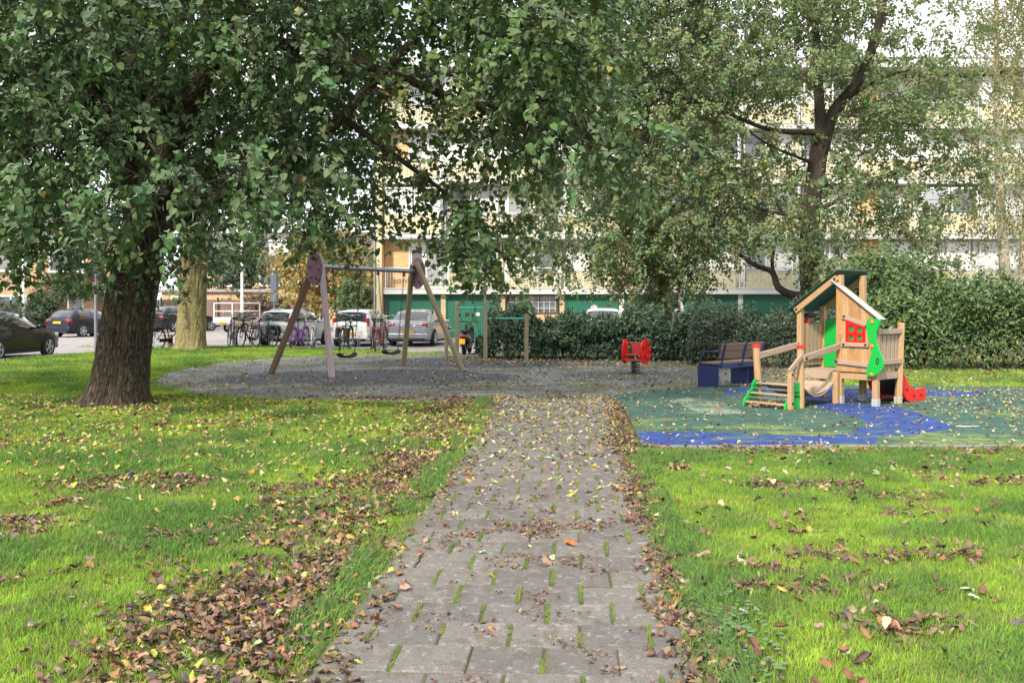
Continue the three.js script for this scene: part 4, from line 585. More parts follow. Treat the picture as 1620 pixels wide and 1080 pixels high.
// ---------------------------------------------------------------- bicycles and their racks
function bicycle(label, pos, turn, { color = 0x17181a, basket, step = false, lean = 0.06, bag }) {
  const t = thing('bicycle', label, 'bicycle', pos, turn, 'bicycles parked along the lawn'), m = std(color, 0.4), R = 0.34; t.rotation.order = 'YXZ'; t.rotation.x = lean; t.scale.setScalar(1.2);
  for (const x of [-0.54, 0.56]) {
    const w = part('wheel', t); w.position.set(x, R, 0); w.rotation.z = x * 1.3; mesh('tyre', new THREE.TorusGeometry(R - 0.018, 0.02, 8, 40), rubber, w);
    mesh('rim', merge([new THREE.TorusGeometry(R - 0.045, 0.011, 6, 40), rod(V(0, 0, -0.05), V(0, 0, 0.05), 0.018)]), galv, w);
    const s = []; for (let k = 0; k < 20; k++) { const a = k / 20 * 6.283; s.push(rod(V(0, 0, k % 2 ? 0.03 : -0.03), V(Math.cos(a) * (R - 0.05), Math.sin(a) * (R - 0.05), 0), 0.0022, 0.0022, 3)); } mesh('spokes', merge(s), galv, w);
    mesh('mudguard', new THREE.TorusGeometry(R + 0.015, 0.022, 6, 22, Math.PI * 0.85).scale(1, 1, 1.1).rotateZ(x < 0 ? Math.PI * 0.30 - x * 1.3 : Math.PI * 0.25 - x * 1.3), m, w);
  }
  const bb = V(-0.05, 0.29, 0), st = V(-0.22, 0.82, 0), hd = V(0.40, 0.90, 0), hl = V(0.43, 0.72, 0), fr = [rod(bb, st, 0.017), rod(bb, hl, 0.02), rod(hd, hl, 0.022), rod(bb, V(-0.54, R, 0), 0.011), rod(V(-0.20, 0.74, 0), V(-0.54, R, 0.03), 0.009), rod(V(-0.20, 0.74, 0), V(-0.54, R, -0.03), 0.009)];
  fr.push(step ? rod(V(-0.12, 0.5, 0), hl.clone().add(V(0, 0.02, 0)), 0.018) : rod(V(-0.205, 0.78, 0), hd.clone().add(V(0, -0.03, 0)), 0.016));
  mesh('frame', merge(fr), m, t); mesh('fork', merge([-0.045, 0.045].map((z) => tube([V(0.56, R, z), V(0.48, 0.6, z), V(0.43, 0.74, z * 0.6)], 0.012, 10, 6))), m, t);
  mesh('handlebar', merge([rod(hd, V(0.37, 1.04, 0), 0.014), tube([V(0.17, 1.06, -0.30), V(0.32, 1.09, -0.24), V(0.39, 1.05, -0.08), V(0.39, 1.05, 0.08), V(0.32, 1.09, 0.24), V(0.17, 1.06, 0.30)], 0.011, 24, 6)]), chrome, t);
  mesh('saddle', merge([new THREE.SphereGeometry(0.12, 14, 8).scale(1.15, 0.34, 0.8).translate(-0.29, 0.955, 0), new THREE.SphereGeometry(0.07, 10, 8).scale(1.6, 0.45, 0.5).translate(-0.16, 0.95, 0), rod(st, V(-0.255, 0.94, 0), 0.013)]), black, t);
  mesh('chain_guard', merge([rbox(0.46, 0.11, 0.03, -0.28, 0.31, 0.045, 0.012), new THREE.CylinderGeometry(0.085, 0.085, 0.03, 20).rotateX(Math.PI / 2).translate(-0.05, 0.29, 0.045)]), m, t);
  mesh('pedals', merge([rod(V(-0.05, 0.29, 0.08), V(0.06, 0.16, 0.08), 0.01), rod(V(-0.05, 0.29, -0.08), V(-0.16, 0.42, -0.08), 0.01), box(0.09, 0.025, 0.09, 0.06, 0.16, 0.13), box(0.09, 0.025, 0.09, -0.16, 0.42, -0.13)]), black, t);
  mesh('luggage_rack', merge([rod(V(-0.26, 0.74, 0.06), V(-0.78, 0.73, 0.06), 0.007), rod(V(-0.26, 0.74, -0.06), V(-0.78, 0.73, -0.06), 0.007), rod(V(-0.78, 0.73, -0.06), V(-0.78, 0.73, 0.06), 0.007), rod(V(-0.7, 0.73, 0.06), V(-0.54, R, 0.05), 0.006), rod(V(-0.7, 0.73, -0.06), V(-0.54, R, -0.05), 0.006)]), m, t);
  mesh('rear_light', rbox(0.03, 0.05, 0.07, -0.79, 0.69, 0, 0.01), tailRed, t); mesh('headlamp', new THREE.SphereGeometry(0.045, 12, 8).translate(0.5, 0.86, 0), chrome, t);
  mesh('kickstand', rod(V(-0.15, 0.27, 0.05), V(-0.2, 0.01, 0.18), 0.01), m, t);
  if (basket) { const b = [], W = 0.46, D = 0.34, Hh = 0.26, o = V(0.58, 0.86, 0); b.push(box(D, 0.02, W, o.x, o.y, 0)); for (let k = 0; k < 4; k++) { const y = o.y + 0.045 + k * 0.065; b.push(box(D, 0.052, 0.012, o.x, y, W / 2), box(D, 0.052, 0.012, o.x, y, -W / 2), box(0.012, 0.052, W, o.x + D / 2, y, 0), box(0.012, 0.052, W, o.x - D / 2, y, 0)); } mesh('basket', merge(b), std(basket, 0.85, { map: speckle }), t); }
  if (bag) for (const s of [-1, 1]) mesh('pannier', rbox(0.32, 0.30, 0.12, -0.55, 0.55, s * 0.13, 0.03), std(bag, 0.85), t);
  return t;
}
bicycle('old black bicycle leaning by the pale tree trunk', [-12.55, 0, -36.4], 1.15, {});
bicycle('dark bicycle with bare wheels left of the basket bicycle', [-10.75, 0.0, -38.0], 2.0, { color: 0x241d1b });
bicycle('black bicycle with a grey front crate beside the lawn', [-10.05, 0.0, -37.7], 2.25, { basket: 0x8c8678, step: true });
bicycle('black bicycle with panniers behind the crate bicycle', [-9.6, 0.0, -38.4], 2.3, { bag: 0x1a1a1c });
bicycle('purple bicycle against the pale silver hatchback', [-7.95, 0.0, -37.0], 1.45, { color: 0x7c3f92, step: true });
bicycle('light grey bicycle beside the purple bicycle', [-7.35, 0.0, -36.6], 1.7, { color: 0xa8a8ad });
bicycle('black bicycle in front of the white hatchback', [-6.05, 0.0, -36.1], 1.5, { bag: 0x202226 });
bicycle('black bicycle with red rear light beside the white hatchback', [-5.05, 0.0, -35.9], 1.65, { step: true });
bicycle('dark red bicycle next to the silver grey five door car', [-4.6, 0.0, -34.7], 1.5, { color: 0x5c1d24 });
for (const [x, z, label] of [[-13.0, -35.9, 'curled steel bicycle stand beside the large tree trunk'], [-9.1, -37.5, 'curled steel bicycle stand right of the crate bicycle'], [-10.5, -37.4, 'curled steel bicycle stand between the two old bicycles'], [-6.7, -36.0, 'curled steel bicycle stand in front of the white hatchback'], [-5.5, -35.6, 'curled steel bicycle stand before the tall tail lights']]) {
  const t = thing('bicycle_stand', label, 'bicycle stand', [x, 0, z], 0.6, 'bicycle stands along the lawn');
  mesh('hoop', merge([-0.04, 0.04].map((o) => tube([V(o, 0, 0), V(o, 0.5, 0), V(o, 0.62, 0.04), V(o, 0.68, 0.13), V(o, 0.62, 0.2), V(o, 0.54, 0.17), V(o, 0.52, 0.12)], 0.013, 24, 6)).concat([rod(V(-0.04, 0.3, 0), V(0.04, 0.3, 0), 0.01)])), galv, t);
}

// ---------------------------------------------------------------- foliage
const leafMat = (more = {}) => new THREE.MeshPhysicalMaterial({ color: 0xffffff, roughness: 1, transmission: 0.38, thickness: 0, clearcoat: 0.28, clearcoatRoughness: 0.42, side: THREE.DoubleSide, ...more });
function leafGeo(len, wid, fold = 0.25, curl = 0.12, heart = 0.12) { // stalk end at the origin, tip along +y
  const rows = [[0.0, 0.0], [-heart * 0.4, 0.30], [0.22, 0.5], [0.55, 0.40], [0.82, 0.16], [1, 0]], p = [], ix = [];
  rows.forEach(([y, w], k) => { const yy = Math.max(y, k ? -1 : 0) * len, z = -curl * len * y * y; p.push(0, (k === 1 ? 0.06 : y) * len, z, -w * wid, yy, z + fold * w * wid, w * wid, yy, z + fold * w * wid); });
  for (let k = 0; k < rows.length - 1; k++) { const a = k * 3, b = a + 3; if (k === 0) { ix.push(a, b + 1, b, a, b, b + 2); continue; } if (k === rows.length - 2) { ix.push(a, a + 1, b, a, b, a + 2); continue; } ix.push(a, a + 1, b + 1, a, b + 1, b, a, b, b + 2, a, b + 2, a + 2); }
  const g = new THREE.BufferGeometry(); g.setAttribute('position', new THREE.Float32BufferAttribute(p, 3)); g.setIndex(ix.reverse()); g.computeVertexNormals(); return g;
}
const _m = new THREE.Matrix4(), _c = new THREE.Color();
function scatter(name, geos, mat, items, parent, rnd) { // items: [position, tip direction, normal, scale, colour]
  const lists = geos.map(() => []); for (const it of items) lists[(rnd() * geos.length) | 0].push(it);
  lists.forEach((l, k) => {
    if (!l.length) return; const im = new THREE.InstancedMesh(geos[k], mat, l.length); im.castShadow = im.receiveShadow = true; im.name = parent ? name : numbered(name); im.userData.kind = 'stuff';
    const X = V(), Y = V(), Z = V();
    l.forEach(([p, tip, nor, s, col], i) => { Y.copy(tip).normalize(); X.copy(Y).cross(nor); if (X.lengthSq() < 1e-6) X.set(1, 0, 0); X.normalize(); Z.copy(X).cross(Y); _m.makeBasis(X.multiplyScalar(s), Y.multiplyScalar(s), Z.multiplyScalar(s)); _m.setPosition(p); im.setMatrixAt(i, _m); im.setColorAt(i, _c.setRGB(col[0], col[1], col[2])); });
    (parent ?? scene).add(im);
  });
}
const rv = (r) => { let x, y, z, d; do { x = r() * 2 - 1; y = r() * 2 - 1; z = r() * 2 - 1; d = x * x + y * y + z * z; } while (d > 1 || d < 1e-4); d = Math.sqrt(d); return V(x / d, y / d, z / d); };
// clumps: [centre, [rx, ry, rz], sprays]; every spray is a twig with leaves along it
function foliage(clumps, o) {
  const r = rng(o.seed), items = [], twigs = [];
  for (const [c, R, n] of clumps) {
    const tone = o.tone(c, r);
    for (let k = 0; k < n; k++) {
      const d = rv(r), q = 0.35 + 0.65 * Math.sqrt(r()), p = V(c.x + d.x * R[0] * q, c.y + d.y * R[1] * q, c.z + d.z * R[2] * q);
      const ax = V(d.x, d.y * 0.6 - o.droop * (0.4 + r() * 0.9), d.z).addScaledVector(rv(r), 0.5).normalize(), L = o.len * (0.6 + 0.8 * r()), n2 = Math.round(o.leaves * (0.6 + 0.8 * r())), st = tone.map((q) => q * (0.85 + 0.3 * r()));
      if (r() < o.twig) { const a = c.clone().lerp(p, 0.15), b = p.clone().addScaledVector(ax, L * 0.8); twigs.push(rod(a, p, o.tw * 1.6, o.tw, 4), rod(p, b, o.tw, o.tw * 0.5, 3)); }
      for (let i = 0; i < n2; i++) {
        const f = (i + r()) / n2, lp = p.clone().addScaledVector(ax, f * L); lp.y -= o.droop * f * f * L * 0.5; lp.addScaledVector(rv(r), o.spread);
        const out = V(lp.x - c.x, 0, lp.z - c.z).normalize(), tip = rv(r).multiplyScalar(0.75).addScaledVector(out, 0.35).add(V(0, -o.hang, 0)), nor = rv(r).multiplyScalar(0.55).add(V(out.x * 0.45, 0.75, out.z * 0.45));
        const y = r(), col = y < o.yellow ? o.autumn[(r() * o.autumn.length) | 0] : [st[0] * (0.8 + 0.4 * r()), st[1] * (0.85 + 0.3 * r()), st[2] * (0.8 + 0.4 * r())];
        items.push([lp, tip, nor, 0.65 + 0.6 * r(), col]);
      }
    }
  }
  return { items, twigs, r };
}
function limb(pts, r0, r1, rad = 10, rough = 0.06, seg) { // tapered branch along a curve
  const c = new THREE.CatmullRomCurve3(pts), n = seg ?? Math.max(10, Math.round(c.getLength() * 5)), g = new THREE.TubeGeometry(c, n, 1, rad), P = g.attributes.position, uv = g.attributes.uv, L = c.getLength();
  for (let i = 0; i <= n; i++) { const t = i / n, ctr = c.getPointAt(t), q = lerp(r0, r1, Math.pow(t, 0.8)); for (let k = 0; k <= rad; k++) { const id = i * (rad + 1) + k, kk = k % rad, w = q * (1 + rough * 2 * perlin.noise(kk * 1.3, i * 0.35, r0 * 50)); P.setXYZ(id, ctr.x + (P.getX(id) - ctr.x) * w, ctr.y + (P.getY(id) - ctr.y) * w, ctr.z + (P.getZ(id) - ctr.z) * w); uv.setXY(id, k / rad * Math.max(1, Math.round(q * 6.28 / 0.5)), t * L / 1.0); } }
  g.computeVertexNormals(); return g;
}
const barkHeight = tex(512, 512, (u, v) => { const w = u + 0.018 * (tf(u, v, 8, 1, 3) - 0.5) * 4, s = Math.abs(tf(w, v * 0.28, 24, 0, 3) - 0.5) * 4, f = tn(u, v, 64, 3); return clamp(0.15 + s * 0.75 + 0.25 * (f - 0.5), 0, 1); }, [1, 1], false);
const barkTex = (hi, lo, moss, amt) => tex(512, 512, (u, v) => { const w = u + 0.018 * (tf(u, v, 8, 1, 3) - 0.5) * 4, s = Math.abs(tf(w, v * 0.28, 24, 0, 3) - 0.5) * 4, f = tn(u, v, 128, 2); const c = mix3(lo, hi, clamp(s * 1.1 + 0.3 * (f - 0.5), 0, 1)); return mix3(c, moss, amt * sstep(tf(u, v, 8, 3, 4), 0.48, 0.68)); });
const barkDark = std(0xffffff, 0.95, { map: barkTex([0.43, 0.37, 0.29], [0.14, 0.11, 0.085], [0.36, 0.34, 0.20], 0.4), bumpMap: barkHeight, bumpScale: 0.06 });
const barkPale = std(0xffffff, 0.95, { map: barkTex([0.66, 0.60, 0.44], [0.43, 0.38, 0.27], [0.55, 0.54, 0.28], 0.6), bumpMap: barkHeight, bumpScale: 0.022 });
const barkGrey = std(0xffffff, 0.95, { map: barkTex([0.36, 0.31, 0.27], [0.19, 0.16, 0.14], [0.32, 0.31, 0.22], 0.4), bumpMap: barkHeight, bumpScale: 0.02 });
const barkBirch = std(0xffffff, 0.8, { map: tex(256, 512, (u, v) => { const b = sstep(tf(u * 0.5, v, 32, 1, 3), 0.60, 0.68), n = tf(u, v, 8, 2, 4); return mix3(mix3([0.84, 0.80, 0.72], [0.70, 0.64, 0.54], n), [0.16, 0.14, 0.12], b * sstep(tn(u, v, 8, 0), 0.35, 0.6)); }), bumpMap: barkHeight, bumpScale: 0.004 });
function trunk(base, top, { r, flare, lobes, bias = [0, 0], bend = [0, 0], rows = 90, seg = 120, groove = 0.022, uvk = 1 }) { // trunk with root flare and furrowed bark
  const p = [], uv = [], ix = [], H = top.y;
  for (let j = 0; j <= rows; j++) {
    const t = Math.pow(j / rows, 1.5), y = -0.06 + t * (H + 0.06), cx = lerp(base.x, top.x, t) + bend[0] * Math.sin(t * Math.PI), cz = lerp(base.z, top.z, t) + bend[1] * Math.sin(t * Math.PI), e = Math.exp(-Math.max(0, y) / 0.16), e2 = Math.exp(-Math.max(0, y) / 0.7);
    for (let i = 0; i <= seg; i++) {
      const a = i / seg * Math.PI * 2, ca = Math.cos(a), sa = Math.sin(a), lb = Math.pow(0.5 + 0.5 * Math.cos(a * lobes + 0.9 * Math.sin(a * 2 + 1)), 1.5), bi = Math.max(0, ca * bias[0] + sa * bias[1]);
      let q = r * (1 - 0.16 * t) * (1 + 0.05 * Math.sin(a * 3 + y * 0.8) + 0.06 * perlin.noise(ca * 1.5, sa * 1.5, y * 1.2)) + flare * e * (0.35 + 0.75 * lb + 1.5 * bi) + 0.05 * r * e2 * (1 + bi * 0.6);
      const g = perlin.noise(ca * 6.5 + perlin.noise(ca * 3, sa * 3, y * 2) * 0.8, sa * 6.5, y * 1.5), g2 = perlin.noise(ca * 16, sa * 16, y * 4.2); q += groove * (0.55 - Math.abs(g) * 2.4) + groove * 0.45 * g2;
      p.push(cx + ca * q, y, cz + sa * q); uv.push(i / seg * Math.round(6.28 * r / 0.55 * uvk), y / 1.0 * uvk);
    }
  }
  for (let j = 0; j < rows; j++) for (let i = 0; i < seg; i++) { const a = j * (seg + 1) + i, b = a + seg + 1; ix.push(a, b, a + 1, a + 1, b, b + 1); }
  const g = new THREE.BufferGeometry(); g.setAttribute('position', new THREE.Float32BufferAttribute(p, 3)); g.setAttribute('uv', new THREE.Float32BufferAttribute(uv, 2)); g.setIndex(ix); g.computeVertexNormals();
  const n = g.attributes.normal; for (let j = 0; j <= rows; j++) { const a = j * (seg + 1), b = a + seg; const v = V(n.getX(a) + n.getX(b), n.getY(a) + n.getY(b), n.getZ(a) + n.getZ(b)).normalize(); n.setXYZ(a, v.x, v.y, v.z); n.setXYZ(b, v.x, v.y, v.z); }
  return g;
}
const bigLeaf = [leafGeo(0.102, 0.094, 0.22, 0.14), leafGeo(0.092, 0.086, 0.30, 0.22), leafGeo(0.110, 0.088, 0.15, 0.05)];
const smallLeaf = [leafGeo(0.106, 0.088, 0.2, 0.15, 0.05), leafGeo(0.096, 0.078, 0.3, 0.2, 0.05)];
const tinyLeaf = [leafGeo(0.09, 0.072, 0.2, 0.15, 0.04)];
const longLeaf = [leafGeo(0.135, 0.056, 0.3, 0.18, 0), leafGeo(0.115, 0.05, 0.25, 0.10, 0)];
const treeLeaf = leafMat(), farLeaf = leafMat({ transmission: 0.5 }), hedgeLeaf = leafMat({ transmission: 0.12, clearcoat: 0.6, clearcoatRoughness: 0.35 });
const interp = (k, x) => { if (x <= k[0][0]) return k[0][1]; for (let i = 1; i < k.length; i++) if (x <= k[i][0]) return lerp(k[i - 1][1], k[i][1], (x - k[i - 1][0]) / (k[i][0] - k[i - 1][0])); return k[k.length - 1][1]; };
function finish(t, f, geos, mat, bark) { const g = part('crown', t); scatter('leaves', geos, mat, f.items.map((i) => { i[0].sub(t.position); return i; }), g, f.r); if (f.twigs.length) { const m = mesh('twigs', merge(f.twigs).translate(-t.position.x, -t.position.y, -t.position.z), bark, g); m.userData.kind = 'stuff'; } }
const rel = (t, g) => g.translate(-t.position.x, -t.position.y, -t.position.z);

{ // the large tree in front
  const t = thing('large_tree', 'large dark trunked tree with heart shaped leaves spreading over the lawn', 'tree', [-6.72, 0, -16.7]);
  const fork = V(-6.05, 3.75, -16.75);
  mesh('trunk', rel(t, trunk(V(-6.63, 0, -16.7), fork, { r: 0.435, flare: 0.15, lobes: 5, bias: [-1, 0.25], bend: [-0.08, 0] })), barkDark, t);
  const B = (list, r0, r1) => mesh('limb', rel(t, limb(list, r0, r1, 14)), barkDark, t), P = (x, y, Z = 16.7) => S(x, y, Z);
  const f0 = V(-6.12, 3.45, -16.75);
  B([f0, P(232, 190, 16.9), P(200, 60, 17.2), P(175, -80, 17.5), P(160, -260, 17.8)], 0.33, 0.14);
  B([f0, P(300, 165, 16.3), P(335, 95, 16.0), P(410, -40, 15.6), P(470, -200, 15.2)], 0.24, 0.10);
  B([V(-6.25, 3.2, -16.7), P(150, 150, 16.2), P(60, 100, 15.6), P(-40, 85, 15.2), P(-200, 40, 14.8)], 0.17, 0.06);
  B([V(-6.2, 2.8, -16.7), P(330, 315, 16.3), P(430, 270, 16.0), P(520, 205, 15.6), P(590, 130, 15.3), P(650, 68, 15.0), P(740, -40, 14.6)], 0.16, 0.05);
  B([P(335, 95, 16.0), P(450, 70, 15.9), P(600, 110, 16.0), P(740, 165, 16.0), P(870, 215, 15.8), P(985, 262, 15.5)], 0.13, 0.025);
  B([P(545, 188, 15.6), P(630, 250, 15.8), P(710, 310, 16.1), P(775, 375, 16.3), P(800, 415, 16.3)], 0.06, 0.015);
  B([P(200, 60, 17.2), P(60, 30, 18.2), P(-90, -40, 19)], 0.12, 0.05); B([P(235, 200, 16.9), P(320, 120, 18.6), P(450, 40, 20), P(560, -60, 21)], 0.14, 0.05);
  B([P(150, 150, 16.2), P(90, 200, 14.8), P(20, 260, 13.8)], 0.06, 0.02); B([P(300, 165, 16.3), P(250, 150, 14.5), P(220, 180, 13.2)], 0.07, 0.02);
  const low = [[-300, 400], [-100, 425], [0, 425], [60, 432], [105, 440], [135, 405], [165, 405], [200, 425], [250, 412], [290, 392], [330, 398], [380, 362], [420, 352], [450, 366], [480, 386], [560, 388], [590, 350], [620, 262], [655, 250], [685, 355], [720, 415], [760, 432], [800, 424], [832, 320], [850, 250], [930, 245], [1000, 262], [1035, 280]];
  const r = rng(11), clumps = [];
  for (let k = 0; k < 2400 && clumps.length < 500; k++) {
    const px = -330 + r() * 1370, py = -430 + r() * 870, side = (r() - 0.5) * 2, edge = clamp(1.05 - Math.abs(px - 250) / 900, 0.32, 1), Z = 16.7 + side * 4.8 * edge - (px > 600 ? 0.6 : 0);
    const rad = 0.50 + 0.42 * r(), s = FOCAL / Z, yb = interp(low, px) - rad * s * 0.62 - (Math.abs(side) > 0.6 ? 14 : 0); if (py > yb) continue;
    if (px > 185 && px < 345 && py > 70 && py < 290 && Z < 16.6) continue; if (px > 520 && px < 665 && py > 50 && py < 215 && Z < 15.6) continue; if (px > 380 && px < 450 && py > 240 && py < 310 && Z < 16) continue;
    if (px > 930 && py < 205) continue; if (px > 895 && py < 20 + 0 * px) { if (r() < 0.5) continue; }
    if (px > 590 && px < 765 && py > 50 && r() < 0.88) continue;
    if (px > 725 && px < 840 && py > 205 && py < 340 && r() < 0.85) continue;
    if (py < -60 && r() < 0.35) continue;
    const d = clumps.some(([q]) => q.distanceToSquared(S(px, py, Z)) < 0.30); if (d) continue;
    clumps.push([S(px, py, Z), [rad * 1.15, rad * 0.75, rad * 1.1], Math.round(13 * rad / 0.7)]);
  }
  for (let k = 0; k < 46; k++) { const px = 765 + r() * 170, py = -80 + r() * 290, Z = 15.6 + (r() - 0.5) * 5, rad = 0.45 + 0.3 * r(); clumps.push([S(px, py, Z), [rad * 1.15, rad * 0.75, rad * 1.1], 10]); }
  for (let k = 0; k < 70; k++) { const px = -120 + r() * 690, py = -60 + r() * 390, rad = 0.6 + 0.3 * r(), Z = 18.2 + r() * 3.2; if (py > interp(low, px) - rad * 60 - 10) continue; clumps.push([S(px, py, Z), [rad * 1.15, rad * 0.75, rad], 11]); }
  // drooping ends along the lower outline
  for (const [px, py, Z] of [[700, 300, 16], [720, 330, 16.2], [765, 360, 16.4], [790, 365, 16.2], [725, 360, 15.9], [750, 385, 16], [775, 420, 16.3], [720, 405, 16.2], [685, 285, 16.1], [665, 255, 16], [690, 345, 16.3], [805, 415, 16.4], [640, 215, 15.8], [592, 330, 16.6], [720, 380, 16.2], [760, 405, 16.3], [795, 400, 16.2], [742, 350, 16.1], [700, 330, 16], [812, 370, 16.3], [560, 365, 16.4], [520, 368, 16.5], [1010, 265, 15.5], [1035, 290, 15.5], [975, 235, 15.5], [940, 240, 15.6], [120, 410, 15.5], [205, 385, 15.3], [235, 392, 15.2], [60, 405, 15.8], [20, 400, 16]]) clumps.push([S(px, py, Z), [0.42, 0.34, 0.42], 6]);
  for (const [c] of clumps) { if (r() < 0.55) { const a = V(lerp(c.x, -6.1, 0.22), c.y + 0.25 + r() * 0.3, lerp(c.z, -16.7, 0.22)); } }
  const f = foliage(clumps, { seed: 12, len: 0.55, leaves: 18, droop: 0.55, hang: 0.55, spread: 0.07, twig: 0.45, tw: 0.006, yellow: 0.008, autumn: [[0.26, 0.24, 0.03], [0.30, 0.25, 0.03]], tone: (c, q) => { const g = q(); return c.x > -2.5 && q() < 0.6 ? [0.09, 0.145, 0.024] : [0.052 + 0.03 * g, 0.115 + 0.04 * g, 0.026 + 0.008 * g]; } });
  finish(t, f, bigLeaf, treeLeaf, barkDark);
}
{ // pale trunked tree further back
  const t = thing('pale_trunk_tree', 'tree with a thick pale yellowish trunk standing at the lawn edge', 'tree', [-11.55, 0, -35.6]);
  mesh('trunk', rel(t, trunk(V(-11.55, 0, -35.6), V(-11.5, 5.2, -35.6), { r: 0.50, flare: 0.16, lobes: 6, bias: [0, 0], bend: [0.06, 0], rows: 60, seg: 90, groove: 0.03 })), barkPale, t);
  const P = (x, y, Z = 35.6) => S(x, y, Z), B = (l, a, b) => mesh('limb', rel(t, limb(l, a, b, 10)), barkPale, t);
  B([V(-11.5, 4.9, -35.6), P(330, 270), P(380, 180, 35), P(420, 60, 34)], 0.34, 0.1); B([V(-11.5, 4.9, -35.6), P(280, 260), P(230, 160, 36), P(190, 30, 37)], 0.32, 0.1); B([V(-11.5, 5.0, -35.6), P(400, 310, 35), P(500, 290, 34), P(590, 300, 33.5)], 0.2, 0.04); B([V(-11.85, 3.3, -35.6), P(262, 437), P(244, 440)], 0.09, 0.02);
  const r = rng(31), clumps = [], low = [[120, 380], [240, 420], [262, 432], [285, 385], [320, 380], [345, 400], [380, 392], [430, 372], [480, 386], [540, 398], [600, 372], [640, 330], [700, 330]];
  for (let k = 0; k < 700 && clumps.length < 150; k++) { const px = 110 + r() * 590, py = 10 + r() * 425, Z = 35.6 + (r() - 0.5) * 8, rad = 0.8 + 0.6 * r(); if (py > interp(low, px) - rad * 30) continue; if (px > 585 && r() < 0.93) continue; clumps.push([S(px, py, Z), [rad * 1.2, rad * 0.8, rad * 1.1], Math.round(rad * 15)]); }
  for (const [px, py] of [[250, 425], [262, 440], [275, 410], [245, 405], [345, 385], [375, 400], [400, 385], [560, 388], [530, 390]]) clumps.push([S(px, py, 35), [0.6, 0.5, 0.6], 9]);
  finish(t, foliage(clumps, { seed: 32, len: 0.6, leaves: 14, droop: 0.5, hang: 0.5, spread: 0.09, twig: 0.25, tw: 0.009, yellow: 0.03, autumn: [[0.3, 0.25, 0.03]], tone: (c, q) => { const g = q(); return c.x < -11.6 && c.y < 4.5 ? [0.10, 0.14, 0.03] : [0.035 + 0.03 * g, 0.085 + 0.035 * g, 0.022]; } }), bigLeaf, treeLeaf, barkPale);
}
{ // tall tree behind the playhouse
  const t = thing('tall_tree', 'tall grey barked tree behind the playhouse with a low arching limb', 'tree', [10.3, 0, -33.5]), P = (x, y, Z = 33.5) => S(x, y, Z);
  mesh('trunk', rel(t, trunk(V(10.25, 0, -33.5), V(P(1300, 215).x, P(1300, 215).y, -33.5), { r: 0.34, flare: 0.12, lobes: 5, rows: 60, seg: 60, groove: 0.02, bend: [-0.3, 0] })), barkGrey, t);
  const B = (l, a, b) => mesh('limb', rel(t, limb(l, a, b, 9)), barkGrey, t);
  B([P(1300, 235), P(1318, 180), P(1360, 125, 33), P(1385, 60, 32.6), P(1400, -20, 32.2), P(1410, -160, 32)], 0.26, 0.06); B([P(1300, 235), P(1296, 150), P(1290, 40, 34), P(1270, -120, 34.5)], 0.22, 0.06); B([P(1310, 185), P(1350, 150), P(1400, 122, 33), P(1440, 110, 32.5)], 0.09, 0.03);
  B([P(1290, 465), P(1262, 468, 33), P(1232, 455, 32.6), P(1222, 430, 32.4), P(1196, 420, 32.2), P(1170, 402, 32)], 0.19, 0.06); B([P(1226, 445, 32.5), P(1222, 415, 32.4), P(1228, 380, 32.3)], 0.09, 0.03); B([P(1290, 400), P(1240, 380, 33), P(1180, 395, 32.3)], 0.06, 0.02); B([P(1298, 210), P(1220, 205, 33), P(1130, 170, 32), P(1040, 140, 31.5)], 0.11, 0.03); B([P(1290, 260), P(1210, 225, 33), P(1170, 195, 33)], 0.07, 0.02); B([P(1300, 330), P(1400, 280, 32.6), P(1470, 260, 32)], 0.09, 0.02); B([P(1296, 350), P(1190, 330, 32.6), P(1110, 330, 32)], 0.09, 0.02);
  B([P(1290, 40, 34), P(1240, -20, 34), P(1200, -120, 34)], 0.1, 0.04); B([P(1318, 180), P(1370, 185, 32.5), P(1460, 200, 32)], 0.07, 0.02);
  const r = rng(41), clumps = [], low = [[1000, 470], [1060, 480], [1100, 452], [1150, 412], [1210, 396], [1262, 402], [1300, 470], [1340, 492], [1385, 498], [1420, 475], [1460, 440], [1500, 425], [1530, 400]];
  for (let k = 0; k < 2600 && clumps.length < 440; k++) {
    const px = 945 + r() * 600, py = -330 + r() * 830, e = Math.hypot((px - 1260) / 330, (py - 150) / 440), Z = 33 + (r() - 0.5) * 9 * Math.max(0.35, 1.2 - e), rad = 0.62 + 0.5 * r(); if (e > 1.12 || py > interp(low, px) - rad * 26) continue;
    if (px > 1400 && py < 110 && r() < 0.75) continue; if (Math.abs(px - 1290) < 60 && py > 110 && py < 260 && Z < 33.5) continue; if (px > 1120 && px < 1220 && py > 150 && py < 260 && r() < 0.7) continue; if (px > 1380 && py > 330 && py < 450 && r() < 0.5) continue; if (r() < 0.1) continue;
    clumps.push([P(px, py, Z), [rad * 1.25, rad * 0.7, rad * 1.1], Math.round(rad * 14)]);
  }
  finish(t, foliage(clumps, { seed: 42, len: 0.55, leaves: 27, droop: 0.5, hang: 0.45, spread: 0.10, twig: 0.25, tw: 0.007, yellow: 0.05, autumn: [[0.34, 0.27, 0.03], [0.30, 0.20, 0.03], [0.25, 0.24, 0.04]], tone: (c, q) => { const g = q(); return [0.125 + 0.09 * g, 0.205 + 0.06 * g, 0.06 + 0.02 * g]; } }), smallLeaf, farLeaf, barkGrey);
}
